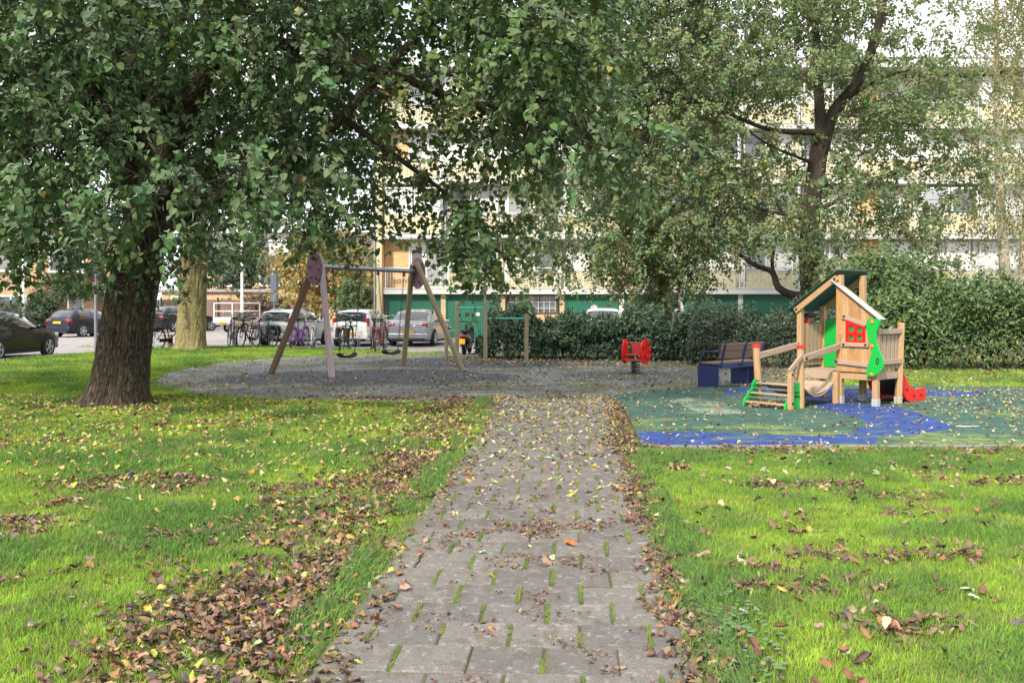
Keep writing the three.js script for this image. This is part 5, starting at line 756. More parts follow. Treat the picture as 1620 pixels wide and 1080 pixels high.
{ // its neighbour with the tawny trunk
  const t = thing('tawny_trunk_tree', 'leafy tree with a tawny trunk rising from the dark hedge', 'tree', [5.35, 0, -34.8]), P = (x, y, Z = 34.8) => S(x, y, Z), bark = std(0xffffff, 0.95, { map: barkTex([0.62, 0.49, 0.36], [0.40, 0.31, 0.23], [0.5, 0.44, 0.3], 0.3), bumpMap: barkHeight, bumpScale: 0.015 });
  mesh('trunk', rel(t, trunk(V(5.35, 0, -34.8), V(P(1040, 240).x, P(1040, 240).y, -34.8), { r: 0.30, flare: 0.1, lobes: 5, rows: 50, seg: 60, groove: 0.015 })), bark, t);
  const B = (l, a, b) => mesh('limb', rel(t, limb(l, a, b, 9)), bark, t);
  B([P(1040, 250), P(1010, 160), P(975, 40, 34), P(960, -100, 34)], 0.2, 0.05); B([P(1040, 250), P(1070, 150, 35), P(1090, 0, 35.5)], 0.19, 0.05); B([P(1043, 330), P(960, 300, 34), P(890, 330, 33.5)], 0.09, 0.02); B([P(1042, 300), P(1110, 250, 35), P(1170, 240, 35)], 0.09, 0.02);
  const r = rng(51), clumps = [], low = [[820, 300], [850, 440], [885, 452], [900, 415], [950, 400], [985, 455], [1040, 500], [1090, 478], [1150, 415], [1200, 395]];
  for (let k = 0; k < 2000 && clumps.length < 260; k++) { const px = 835 + r() * 340, py = -260 + r() * 760, Z = 34.6 + (r() - 0.5) * 6, rad = 0.62 + 0.5 * r(), e = Math.hypot((px - 1000) / 185, (py - 180) / 420); if (e > 1.1 || py > interp(low, px) - rad * 24) continue; if (px > 830 && px < 1010 && py > 355 && py < 430 && r() < 0.45) continue; clumps.push([P(px, py, Z), [rad * 1.15, rad * 0.75, rad * 1.1], Math.round(rad * 14)]); }
  for (const [px, py] of [[1040, 350], [1062, 385], [1025, 400], [1055, 430], [1035, 450], [1075, 455], [870, 420], [885, 435], [862, 400], [1000, 445], [1030, 470], [1055, 480], [980, 430], [895, 400]]) clumps.push([P(px, py, 33.6), [0.55, 0.45, 0.55], 10]);
  finish(t, foliage(clumps, { seed: 52, len: 0.55, leaves: 27, droop: 0.6, hang: 0.5, spread: 0.10, twig: 0.22, tw: 0.007, yellow: 0.06, autumn: [[0.36, 0.27, 0.03], [0.33, 0.18, 0.03]], tone: (c, q) => { const g = q(); return [0.115 + 0.07 * g, 0.195 + 0.06 * g, 0.08 + 0.02 * g]; } }), smallLeaf, farLeaf, bark);
}
function birch(label, px, seed, lean, halfW) {
  const Z = 38, P = (x, y, z = Z) => S(x, y, z), b = P(px, 515), t = thing('birch_tree', label, 'tree', [b.x, 0, -Z], 0, 'birch trees by the apartment block');
  mesh('trunk', rel(t, limb([V(b.x, -0.05, -Z), P(px - lean * 0.3, 460), P(px - lean * 0.6, 380), P(px - lean, 280), P(px - lean * 1.2, 120), P(px - lean * 1.3, -60)], 0.25, 0.07, 18, 0.03, 60)), barkBirch, t);
  const r = rng(seed), clumps = [], B = (l) => mesh('limb', rel(t, limb(l, 0.05, 0.012, 6)), barkBirch, t);
  for (let k = 0; k < 14; k++) { const y = 330 - k * 28, s = k % 2 ? 1 : -1, x = px - lean; B([P(x, y), P(x + s * halfW * 0.5, y - 35, Z + (r() - 0.5) * 3), P(x + s * halfW, y + 10, Z + (r() - 0.5) * 5)]); }
  for (let k = 0; k < 600 && clumps.length < 90; k++) { const x = px - lean + (r() * 2 - 1) * halfW, y = -150 + r() * 560, rad = 0.5 + 0.4 * r(); if (y > 385 && r() < 0.8) continue; clumps.push([P(x, y, Z + (r() - 0.5) * 5), [rad, rad * 1.15, rad], Math.round(rad * 13)]); }
  finish(t, foliage(clumps, { seed: seed + 1, len: 0.75, leaves: 17, droop: 1.3, hang: 0.7, spread: 0.09, twig: 0.4, tw: 0.005, yellow: 0.22, autumn: [[0.36, 0.27, 0.05], [0.30, 0.19, 0.05], [0.34, 0.30, 0.07]], tone: (c, q) => { const g = q(); return [0.15 + 0.07 * g, 0.20 + 0.05 * g, 0.06]; } }), tinyLeaf, farLeaf, barkBirch);
}
birch('white barked birch with drooping yellowing leaves, the thicker stem', 1597, 61, 16, 90); birch('slim birch stem at the picture edge beside the thicker birch', 1614, 66, -16, 75);
function bushTree(name, label, base, px, py, Z, rx, ry, n, tones, autumn, geos, seed, hang = 0.3) { // rounded small tree or shrub with stems
  const t = thing(name, label, name.includes('tree') ? 'tree' : 'shrub', [base[0], 0, base[1]]), c = S(px, py, Z), r = rng(seed), clumps = [];
  for (let k = 0; k < 4; k++) mesh('stem', rel(t, limb([V(base[0] + (r() - 0.5) * 0.4, 0, base[1]), V(lerp(base[0], c.x, 0.5) + (r() - 0.5) * rx, c.y * 0.5, base[1]), V(c.x + (r() - 0.5) * rx * 1.4, c.y + ry * 0.4, base[1] + (r() - 0.5) * rx)], 0.09, 0.02, 7)), barkGrey, t);
  for (let k = 0; k < n; k++) { const d = rv(r), q = Math.cbrt(r()), p = V(c.x + d.x * rx * q, Math.max(0.3, c.y + d.y * ry * q), c.z + d.z * rx * 0.8 * q); clumps.push([p, [rx * 0.2 + 0.25, ry * 0.14 + 0.2, rx * 0.2 + 0.25], 9]); }
  finish(t, foliage(clumps, { seed: seed + 1, len: 0.5, leaves: 16, droop: 0.3, hang, spread: 0.12, twig: 0.15, tw: 0.01, yellow: autumn ? 0.5 : 0.02, autumn: autumn ?? [[0.2, 0.2, 0.03]], tone: (cc, q) => { const g = q(); return tones.map((v) => v * (0.8 + 0.4 * g)); } }), geos, treeLeaf, barkGrey);
}
bushTree('yellow_tree', 'golden yellow autumn tree between the houses and the apartment block', [-12.0, -62], 512, 425, 62, 3.4, 3.0, 130, [0.20, 0.17, 0.03], [[0.42, 0.30, 0.05], [0.36, 0.24, 0.04], [0.46, 0.36, 0.09]], [leafGeo(0.15, 0.12)], 71);
bushTree('dark_shrub', 'green shrub at the foot of the golden tree beside the apartment block', [-8.6, -55], 575, 476, 55, 1.2, 1.3, 40, [0.06, 0.12, 0.03], null, [leafGeo(0.13, 0.1)], 73);
bushTree('dark_tree', 'dense dark green tree behind the wooden fence', [-20.2, -74], 372, 440, 74, 2.6, 2.8, 90, [0.03, 0.065, 0.018], null, [leafGeo(0.16, 0.13)], 75);
bushTree('brown_shrub', 'rusty brown rounded shrub at the end of the wooden fence', [-15.1, -66], 425, 492, 66, 1.5, 1.1, 60, [0.10, 0.06, 0.03], [[0.12, 0.07, 0.04], [0.15, 0.09, 0.05]], [leafGeo(0.12, 0.1)], 77);
bushTree('ivy_shrub', 'green ivy hanging over the brown brick garden wall', [-25.2, -58.9], 118, 450, 58.6, 1.7, 0.6, 55, [0.06, 0.12, 0.03], null, [leafGeo(0.12, 0.11)], 79);
bushTree('wall_shrub', 'grey green shrub before the pale brick house', [-27.6, -54.5], 15, 497, 54.5, 1.9, 0.5, 50, [0.05, 0.07, 0.03], null, [leafGeo(0.1, 0.06)], 81);
bushTree('wall_shrub', 'dark green climbing shrub at the garden wall corner beside the lamp post', [-24.6, -55.4], 66, 486, 55.2, 0.6, 0.9, 26, [0.04, 0.09, 0.025], null, [leafGeo(0.12, 0.1)], 83);

// hedges: leaves through the whole volume, thicker at the skin
function hedge(label, line, { h, depth, n, tone, geos, seed, bump = 0.3, spiky = 0.25 }) {
  const t = thing('hedge', label, 'hedge', [line[0][0], 0, line[0][1]]), r = rng(seed), items = [], stems = [], pts = line.map(([x, z, hh]) => V(x, hh ?? h, z)), L = [0]; for (let i = 1; i < pts.length; i++) L.push(L[i - 1] + Math.hypot(pts[i].x - pts[i - 1].x, pts[i].z - pts[i - 1].z));
  const at = (s) => { let i = 1; while (i < pts.length - 1 && s > L[i]) i++; const f = (s - L[i - 1]) / (L[i] - L[i - 1]), a = pts[i - 1], b = pts[i], d = V(b.x - a.x, 0, b.z - a.z).normalize(); return [lerp(a.x, b.x, f), lerp(a.z, b.z, f), lerp(a.y, b.y, f), V(-d.z, 0, d.x)]; }, total = L[L.length - 1];
  for (let k = 0; k < n; k++) {
    const s = r() * total, [x, z, hh, nrm] = at(s), lump = 1 + bump * (fbm(x * 0.8 + seed, z * 0.8, seed, 3) * 1.9 + fbm(x * 2.6 + seed, z * 2.6, seed, 2) * 0.9), a = r() * Math.PI, sk = 0.5 + 0.5 * Math.pow(r(), 0.6), ca = Math.cos(a), sa = Math.sin(a);
    const face = Math.sign(ca) * Math.pow(Math.abs(ca), 0.55), up = Math.pow(sa, 0.5), dl = 1 + 0.34 * fbm(x * 1.5, up * 3 + seed, 2.2, 3) * 2, H = hh * lump;
    const endF = clamp(Math.min(s, total - s) / 0.6, 0.35, 1);
    const p = V(x + nrm.x * face * depth / 2 * sk * dl * endF, 0.04 + up * H * sk * endF * (0.85 + 0.15 * r()), z + nrm.z * face * depth / 2 * sk * dl * endF); if (up > 0.8) { const sp = fbm(x * 6 + seed, z * 6, 3.3, 2); if (sp > 0.12) p.y += r() * (sp - 0.12) * 2.6 * spiky * 4 * 0.6; }
    const out = V(nrm.x * face * 0.8, up * 0.7, nrm.z * face * 0.8), tip = rv(r).multiplyScalar(0.8).addScaledVector(out, 0.6), nor = rv(r).multiplyScalar(0.6).add(V(out.x * 0.6, 0.8, out.z * 0.6)), c = tone(r, p);
    items.push([p.sub(t.position), tip, nor, 0.7 + 0.6 * r(), c]);
  }
  for (let s = 0.2; s < total; s += 0.35) { const [x, z, hh] = at(s), o = V(x + (r() - 0.5) * 0.3, 0, z + (r() - 0.5) * 0.3); for (let k = 0; k < 4; k++) stems.push(rod(o, V(o.x + (r() - 0.5) * 0.9, hh * (0.55 + 0.35 * r()), o.z + (r() - 0.5) * depth * 0.8), 0.014, 0.006, 4)); }
  scatter('leaves', geos, hedgeLeaf, items, part('foliage', t), r); const m = mesh('stems', rel(t, merge(stems)), barkGrey, t); m.userData.kind = 'stuff';
}
const dk = (r) => { const g = r(); return r() < 0.02 ? [0.16, 0.13, 0.03] : [0.022 + 0.02 * g, 0.058 + 0.03 * g, 0.022 + 0.012 * g]; };
hedge('dark glossy laurel hedge behind the red spring rider', [[-1.05, -30.7, 1.55], [-0.2, -30.9, 1.9], [0.9, -30.9, 1.9], [1.6, -30.7, 1.6], [3.2, -30.3, 1.5], [4.6, -29.9, 1.55], [6.6, -29.2, 1.65]], { h: 1.8, depth: 2.2, n: 35000, tone: dk, geos: longLeaf, seed: 91, bump: 0.55 });
hedge('dull grey green shrub border behind the blue bench', [[4.9, -28.0, 1.5], [6.8, -26.7, 1.6], [8.2, -26.0, 1.7], [9.2, -25.6, 1.8]], { h: 1.6, depth: 2.0, n: 19000, tone: (r) => { const g = r(); return [0.03 + 0.025 * g, 0.052 + 0.03 * g, 0.024 + 0.012 * g]; }, geos: [leafGeo(0.085, 0.04, 0.3, 0.1, 0)], seed: 93, bump: 0.5 });
hedge('bright leafy hedge behind the slide and playhouse', [[8.9, -26.2, 2.0], [10.5, -25.9, 2.1], [12.5, -25.8, 2.05], [14.5, -25.9, 2.1], [17.5, -26.3, 2.1]], { h: 2.1, depth: 2.3, n: 34000, tone: (r) => { const g = r(); return r() < 0.03 ? [0.22, 0.2, 0.03] : [0.045 + 0.04 * g, 0.10 + 0.045 * g, 0.025]; }, geos: longLeaf, seed: 95, bump: 0.45 });
bushTree('hazel_shrub', 'loose bright green shrub rising above the hedge behind the playhouse', [10.9, -28.5], 1405, 458, 28.5, 1.7, 1.0, 70, [0.085, 0.15, 0.03], null, smallLeaf, 97);

// ---------------------------------------------------------------- grass
const onLawn = (x, z) => {
  const Z = -z; if (Z < 2.3 || Z > 40) return 0;
  if (Z < 18.0 && Math.abs(x - pathX(Z)) < pathHalf(Z) - 0.03) return 0;
  if (inside(swingEdge, x, z) || inside(rubberEdge, x, z)) return 0;
  if (z < -18 && z > -39.5) { const e = edgeAt(Z); if (e !== null && Z < 38.6 && x < e + 0.16 && x < -9) return 0; if (x > -12.4 && Z > 33.8 && inside([[-70, -18], ...streetEdge, [-1.2, -33.4], [-0.9, -60], [-70, -60]], x, z)) return 0; }
  if (x > 1.4 && x < 14.2 && Z > 11.5 && Z < 11.8) return 0;
  return 1;
};
const blots = [[[20, 838], 0.55, 0.35], [[105, 802], 0.5, 0.35], [[200, 765], 0.8, 0.6], [[490, 778], 0.45, 0.4], [[395, 838], 0.3, 0.25], [[1380, 880], 0.7, 0.28], [[1530, 890], 0.3, 0.2], [[1430, 790], 0.5, 0.35], [[1580, 765], 0.6, 0.2], [[1390, 990], 0.3, 0.2], [[1240, 785], 0.2, 0.15]].map(([p, a, b]) => [...G(...p), a, b]);
// how much of the ground fallen leaves cover, 0 to 1, by place
function litter(x, z) {
  const Z = -z, n = fbm(x * 1.1 + 3, z * 1.1, 5.5, 4), n2 = fbm(x * 3.1, z * 3.1, 8.5, 3), e = pathX(Z) - pathHalf(Z) - x, f = x - pathX(Z) - pathHalf(Z); let d = 0;
  if (Z < 18 && e > 0 && e < 2.4) { const c = lerp(0.45, 0.62, sstep(Z, 4, 8)) + 0.2 * fbm(Z * 0.5, 3.3, 7.7, 2), w = e > c ? lerp(0.85, 0.55, sstep(Z, 5, 12)) : 0.5; d = Math.max(d, Math.exp(-Math.pow((e - c) / w, 2) * 1.6) * clamp(0.66 + n * 1.5 + n2 * 1.3, 0, 1.05)); }
  if (Z < 17 && f > -0.25 && f < 0.5) d = Math.max(d, (1 - Math.abs(f - 0.03) / (0.20 + n * 0.16 + 0.05 * Math.sin(Z * 1.7))) * 0.85);
  if (Z < 18 && e > -0.2 && e < 0.1) d = Math.max(d, 0.12 + n * 0.3);
  if (e > 0.9) d = Math.max(d, sstep(n + n2 * 0.35, 0.20, 0.36) * 0.62);
  if (f > 0.4 && Z < 11.4) d = Math.max(d, sstep(fbm(x * 0.75, z * 1.9, 15.5, 4) + n2 * 0.3, 0.17, 0.33) * 0.55);
  if (f > 0.3 && Z > 11.0 && Z < 11.65) d = Math.max(d, 0.30 + n * 0.9);
  if (x > 1.2 && Z > 20.4 && Z < 31) d = Math.max(d, 0.24 + n * 0.35 + (x > 8 ? 0.3 : 0));
  for (const [bx, bz, rx, rz] of blots) { const q = Math.hypot((x - bx) / rx, (z - bz) / rz); if (q < 1.6) d = Math.max(d, clamp(0.75 - q * 0.7 + n * 1.2 + n2 * 1.2, 0, x > 0 ? 0.3 : 0.6)); }
  return clamp(d, 0, 1);
}
const bladeGeo = (() => [0, 1, 2, 3, 4].map((s) => {
  const r = rng(300 + s), p = [], c = [], ix = [], nb = 64;
  for (let k = 0; k < nb; k++) {
    const a = r() * 6.283, d = Math.sqrt(r()) * 0.095, x = Math.cos(a) * d, z = Math.sin(a) * d, h = 0.024 + 0.026 * r() * r() + (s === 4 ? 0.02 * r() : 0), w = 0.0016 + 0.0012 * r(), b = r() * 6.283, bx = Math.cos(b), bz = Math.sin(b), l = h * (0.25 + 0.75 * r()), la = r() * 6.283, lx = Math.cos(la) * l, lz = Math.sin(la) * l, o = p.length / 3, q = 0.75 + 0.5 * r(), dry = r() < 0.07;
    p.push(x - bx * w, -0.01, z - bz * w, x + bx * w, -0.01, z + bz * w, x - bx * w * 0.8 + lx * 0.35, h * 0.6, z - bz * w * 0.8 + lz * 0.35, x + bx * w * 0.8 + lx * 0.35, h * 0.6, z + bz * w * 0.8 + lz * 0.35, x + lx, h, z + lz);
    const col = dry ? [1.7 * q, 1.05 * q, 1.3 * q] : [q, q, q]; for (let i = 0; i < 5; i++) c.push(...col); ix.push(o, o + 1, o + 3, o, o + 3, o + 2, o + 2, o + 3, o + 4);
  }
  const g = new THREE.BufferGeometry(); g.setAttribute('position', new THREE.Float32BufferAttribute(p, 3)); g.setAttribute('color', new THREE.Float32BufferAttribute(c, 3)); g.setIndex(ix); g.computeVertexNormals(); return g;
}))();
const grassMat = new THREE.MeshPhysicalMaterial({ color: 0xffffff, vertexColors: true, roughness: 1, transmission: 0.35, thickness: 0, side: THREE.DoubleSide });
const UP = V(0, 1, 0);
function lawnGrass(label, x0, x1, Z0, Z1, step, scale, seed, keep = () => true) {
  const r = rng(seed), items = [];
  for (let Z = Z0; Z < Z1; Z += step) for (let x = x0; x < x1; x += step) {
    const X = x + (r() - 0.5) * step * 1.3, z = -(Z + (r() - 0.5) * step * 1.3); if (!onLawn(X, z) || !keep(X, -z) || Math.abs(X) > -z * 0.62 + 1.2) continue;
    if (Math.hypot(X + 6.7, z + 16.7) < 0.62 || Math.hypot(X + 11.5, z + 35.6) < 0.6) continue;
    const l = litter(X, z), bare = sstep(fbm(X * 0.9 + 9, z * 0.9, 21, 3), 0.2, 0.4) * 0.4 + (Math.hypot((X + 7.4) / 1.6, (z + 16.5) / 0.7) < 1 ? 0.8 : 0); if (r() < l * 0.8 || r() < bare) continue;
    const n = fbm(X * 0.55, z * 0.55, 2.5, 3), m = fbm(X * 1.7 + 20, z * 1.7, 4.5, 3), g = sstep(n + m * 0.6, -0.32, 0.22), y = sstep(m, 0.05, 0.35);
    let c = mix3([0.085, 0.20, 0.014], [0.225, 0.375, 0.018], g); c = mix3(c, [0.33, 0.38, 0.05], y * 0.4); const fine = fbm(X * 6.5, z * 6.5, 31, 2), q = (0.76 + 0.44 * r()) * (1 + 0.7 * fine); if (r() < 0.06) c = mix3(c, [0.24, 0.20, 0.09], 0.7);
    const a = r() * 6.283, s = scale * (0.75 + 0.4 * r() + 0.5 * (1 - g)) * (1 - 0.3 * l); items.push([V(X, 0, z), V((r() - 0.5) * 0.3, 1, (r() - 0.5) * 0.3), V(Math.cos(a), 0, Math.sin(a)), s, c.map((v) => v * q)]);
  }
  const g = new THREE.Group(); g.name = numbered('grass'); g.userData = { kind: 'stuff', label, category: 'grass' }; scene.add(g); scatter('grass_blades', bladeGeo, grassMat, items, g, r); return items.length;
}
const left = (X, Z) => X < pathX(Z) , right = (X, Z) => X > pathX(Z);
lawnGrass('short green lawn grass between the path and the large tree', -13, 1.2, 3.4, 10, 0.085, 1.0, 401, left);
lawnGrass('lawn grass around the foot of the large tree', -13, 1.2, 10, 19, 0.115, 1.35, 403, left);
lawnGrass('lawn grass reaching back to the street kerb', -17, -1.5, 19, 39, 0.20, 2.0, 405);
lawnGrass('bright lawn grass between the path and the rubber surface', 0, 8.5, 3.4, 11.7, 0.085, 1.0, 407, right);
lawnGrass('grass and weeds behind the rubber surface by the hedge', 6, 15, 20, 25.5, 0.2, 1.8, 409, (X, Z) => X > 6);
{ // moss and small grass in the joints of the path
  const r = rng(421), items = [], mossGeo = [0, 1, 2, 3].map((s) => {
    const q = rng(800 + s), p = [], c = [], ix = []; for (let k = 0; k < 150; k++) { const tall = q() < 0.12 ? 2.2 : 1, x = (q() + q() - 1) * 0.013, z = (q() * 2 - 1) * 0.075, h = (0.007 + 0.012 * q()) * tall, w = 0.0014 + 0.0012 * q(), b = q() * 6.283, bx = Math.cos(b) * w, bz = Math.sin(b) * w, lx = (q() - 0.5) * 0.016 * tall, lz = (q() - 0.5) * 0.016 * tall, o = p.length / 3, t = 0.7 + 0.6 * q(); p.push(x - bx, 0, z - bz, x + bx, 0, z + bz, x + lx, h, z + lz); for (let i = 0; i < 3; i++) c.push(t, t, t); ix.push(o, o + 1, o + 2); }
    const g = new THREE.BufferGeometry(); g.setAttribute('position', new THREE.Float32BufferAttribute(p, 3)); g.setAttribute('color', new THREE.Float32BufferAttribute(c, 3)); g.setIndex(ix); g.computeVertexNormals(); return g;
  });
  for (const [x, Z, row] of jointSpots) { const k = r() + 0.5 * fbm(x * 1.3, Z * 0.8, 12, 2); if (k < 0.12) continue; for (const o of [-0.09, 0.07]) { if (r() < 0.15) continue; const zz = Z + o + (r() - 0.5) * 0.04, y = r(); items.push([V(x + (zz - Z) * 0.058, 0.023, -zz), V((r() - 0.5) * 0.15, 1, (r() - 0.5) * 0.15), V(-0.058, 0, 1), 0.85 + 0.45 * r(), mix3([0.11, 0.20, 0.022], [0.22, 0.27, 0.04], y)]); } }
  const g = new THREE.Group(); g.name = numbered('joint_moss'); g.userData = { kind: 'stuff', label: 'moss and small grass growing in the joints of the path', category: 'moss' }; scene.add(g); scatter('moss_tufts', mossGeo, grassMat, items, g, r);
  const tufts = []; for (const [x, Z] of jointSpots) if (r() < 0.10 && Z > 5.5) { const a = r() * 6.283; tufts.push([V(x, 0.02, -Z), V((r() - 0.5) * 0.4, 1, (r() - 0.5) * 0.4), V(Math.cos(a), 0, Math.sin(a)), 0.3 + 0.35 * r(), [0.11, 0.22, 0.02]]); }
  scatter('grass_tufts', bladeGeo, grassMat, tufts, g, r);
}
{ // longer grass along the path edges
  const r = rng(431), items = [];
  for (let k = 0; k < 1500; k++) { const Z = 3.4 + Math.pow(r(), 0.9) * 14, s = r() < 0.5 ? -1 : 1; if (s > 0 && Z > 11.6) continue; const n = fbm(Z * 0.9, s * 5, 3.3, 3); if (n < -0.08) continue; const x = pathX(Z) + s * (pathHalf(Z) + 0.02 + 0.16 * r()), a = r() * 6.283; items.push([V(x, 0, -Z), V(-s * 0.25 + (r() - 0.5) * 0.4, 1, (r() - 0.5) * 0.4), V(Math.cos(a), 0, Math.sin(a)), 1.1 + 0.7 * r(), mix3([0.07, 0.17, 0.02], [0.13, 0.25, 0.025], r())]); }
  const g = new THREE.Group(); g.name = numbered('edge_grass'); g.userData = { kind: 'stuff', label: 'longer grass hanging over the path edges', category: 'grass' }; scene.add(g); scatter('grass_blades', bladeGeo, grassMat, items, g, r);
}
{ // clover at the path side
  const r = rng(441), items = []; for (let k = 0; k < 260; k++) { const a = r() * 6.283, d = r(), X = 1.14 + Math.cos(a) * d * 0.22, Z = 5.2 + Math.sin(a) * d * 0.8; items.push([V(X, 0.02 + 0.03 * r(), -Z), rv(r).setY(0.1), V((r() - 0.5) * 0.6, 1, (r() - 0.5) * 0.6), 0.22 + 0.16 * r(), [0.07 + 0.02 * r(), 0.15 + 0.05 * r(), 0.03]]); }
  const g = new THREE.Group(); g.name = numbered('clover'); g.userData = { kind: 'stuff', label: 'patch of small clover leaves beside the path', category: 'clover' }; scene.add(g); scatter('clover_leaves', [leafGeo(0.1, 0.11, 0.1, 0.1)], grassMat0(), items, g, r);
}
function grassMat0() { return leafMat({ clearcoat: 0.1 }); }

// ---------------------------------------------------------------- fallen leaves
function crumpled(seed, len, wid, roll) { // a dry leaf: uneven outline, rolled sides, a wavy rib
  const r = rng(seed), rows = 7, cols = 5, p = [], ix = [];
  for (let j = 0; j < rows; j++) { const t = j / (rows - 1), w = wid * Math.pow(Math.sin(Math.PI * Math.min(1, 0.10 + t * 0.88)), 0.75) * (t > 0.95 ? 0.15 : 1), bz = 0.18 * len * Math.sin(t * 3 + seed) + (r() - 0.5) * 0.012; for (let i = 0; i < cols; i++) { const s = i / (cols - 1) * 2 - 1, e = Math.abs(s) > 0.9 ? 1 + (r() - 0.62) * 0.85 : 1 + (r() - 0.5) * 0.15, a = s * roll; p.push(Math.sin(a) / roll * w * 0.5 * e, t * len + (r() - 0.5) * 0.008 * Math.abs(s), bz + (1 - Math.cos(a)) / roll * w * 0.5 + (r() - 0.5) * 0.017); } }
  for (let j = 0; j < rows - 1; j++) for (let i = 0; i < cols - 1; i++) { const a = j * cols + i, b = a + cols; ix.push(a, a + 1, b + 1, a, b + 1, b); }
  const g = new THREE.BufferGeometry(); g.setAttribute('position', new THREE.Float32BufferAttribute(p, 3)); g.setIndex(ix); g.computeVertexNormals(); return g;
}
const dryLeaf = [[0.095, 0.075, 0.9], [0.085, 0.07, -1.0], [0.10, 0.06, 1.7], [0.07, 0.06, 0.6], [0.09, 0.075, -1.5], [0.08, 0.07, 1.2], [0.075, 0.05, 2.0]].map(([l, w, k], i) => crumpled(700 + i * 3, l, w, k));
const dryMat = std(0xffffff, 0.75, { side: THREE.DoubleSide });
const brown = [[0.176, 0.109, 0.060], [0.221, 0.143, 0.081], [0.111, 0.065, 0.036], [0.143, 0.086, 0.049], [0.072, 0.043, 0.030], [0.091, 0.060, 0.052], [0.286, 0.195, 0.114], [0.208, 0.107, 0.042]], yell = [[0.36, 0.28, 0.05], [0.38, 0.32, 0.10], [0.29, 0.24, 0.04], [0.38, 0.33, 0.16]], pale = [[0.37, 0.335, 0.20], [0.33, 0.29, 0.14], [0.40, 0.375, 0.27], [0.27, 0.235, 0.08], [0.20, 0.145, 0.08]];
function leaves(label, seed, count, spot, mk) {
  const r = rng(seed), items = [];
  for (let k = 0; k < count; k++) { const s = spot(r); if (!s) continue; const { x, z, y = 0.02, col, sc = 1, tilt = 0.35 } = s, a = r() * 6.283; items.push([V(x, y, z), V(Math.cos(a), (r() - 0.5) * tilt, Math.sin(a)), V((r() - 0.5) * tilt * 1.6, r() < 0.85 ? 1 : -1, (r() - 0.5) * tilt * 1.6), sc, col.map((v) => v * (0.75 + 0.5 * r()))]); }
  const g = new THREE.Group(); g.name = numbered('fallen_leaves'); g.userData = { kind: 'stuff', label, category: 'fallen leaves' }; scene.add(g); scatter('leaf_litter', dryLeaf, dryMat, items, g, r);
}
const pick = (r, l) => l[(r() * l.length) | 0];
const heightAt = (x, z) => { const Z = -z; if (Z < 18 && Math.abs(x - pathX(Z)) < pathHalf(Z)) return 0.034; if (inside(rubberEdge, x, z)) return 0.026; if (inside(swingEdge, x, z)) return 0.018; return -1; };
leaves('drifts of brown fallen leaves along the path edges and lawn', 501, 260000, (r) => {
  const Z = 3.3 + 14.7 * Math.pow(r(), 0.85), x = -0.62 * Z - 0.8 + r() * (1.24 * Z + 1.6), z = -Z; if (x > 8.5) return null; const l = litter(x, z); if (l < 0.03 || r() > l * 0.62) return null; const h = heightAt(x, z); if (inside(rubberEdge, x, z)) return null;
  return { x, z, y: h > 0 ? h + r() * 0.012 : 0.015 + r() * 0.035, col: r() < 0.06 ? pick(r, yell) : pick(r, brown), sc: 0.3 + 0.55 * r(), tilt: 0.8 };
});
leaves('crumbled leaf bits drifted in a line across the path', 503, 6500, (r) => { const q = r(); let x, Z; if (q < 0.22) { x = -0.5 + r() * 1.4; Z = 7.25 + (x - 0.2) * 0.42 + 0.25 * fbm(x * 2.2, 1.1, 5.1, 2) + (r() + r() + r() - 1.5) * (0.26 + 0.6 * Math.max(0, fbm(x * 2.5, 4.4, 2.2, 2))); if (fbm(x * 3.1, Z * 2.2, 9.9, 3) < 0.03 + 0.25 * (r() - 0.5)) return null; } else { Z = 3.6 + r() * 5.5; x = pathX(Z) + (r() + r() - 1) * 0.85; if (fbm(x * 2.6, Z * 1.8, 6, 3) < 0.02 + 0.25 * r()) return null; } return { x: x + 0.0, z: -Z, y: 0.035 + r() * 0.01, col: pick(r, brown), sc: 0.15 + 0.4 * r() * r(), tilt: 0.8 }; });
leaves('yellow leaves strewn over the grass under the large tree', 505, 5200, (r) => { const Z = 5 + 13 * Math.pow(r(), 0.55), x = -0.60 * Z + r() * (0.60 * Z + 1.5), z = -Z; if (x > pathX(Z) - pathHalf(Z) || !onLawn(x, z)) return null; if (r() > sstep(Z, 6, 14) * 0.95 + 0.05) return null; return { x, z, y: 0.045 + r() * 0.02, col: r() < 0.7 ? pick(r, yell) : pick(r, brown), sc: 0.5 + 0.5 * r(), tilt: 0.7 }; });
leaves('scattered leaves on the grass before the rubber surface', 507, 520, (r) => { const Z = 4 + 7.4 * r(), x = 0.8 + r() * 6.5, z = -Z; if (x < pathX(Z) + pathHalf(Z) || x > 0.62 * Z) return null; return { x, z, y: 0.045 + r() * 0.02, col: r() < 0.35 ? pick(r, pale) : pick(r, brown), sc: 0.55 + 0.5 * r(), tilt: 0.7 }; });
leaves('pale leaves scattered over the grey swing surface', 509, 13000, (r) => { const x = -13 + r() * 22, z = -15.6 - r() * 21; if (!inside(swingEdge, x, z)) return null; if (r() > 0.35 + 0.65 * sstep(z, -26, -19) + (x > 1 ? 0.1 : 0)) return null; return { x, z, y: 0.018 + r() * 0.01, col: r() < 0.75 ? pick(r, pale) : pick(r, brown), sc: 0.4 + 0.5 * r() }; });
leaves('yellow and pale leaves lying on the paved path', 511, 1500, (r) => { const Z = 6 + 12 * Math.pow(r(), 0.5), x = pathX(Z) + (r() * 2 - 1) * pathHalf(Z); return { x, z: -Z, y: 0.036 + r() * 0.006, col: r() < 0.6 ? pick(r, pale) : r() < 0.5 ? pick(r, yell) : pick(r, brown), sc: 0.35 + 0.55 * r() }; });
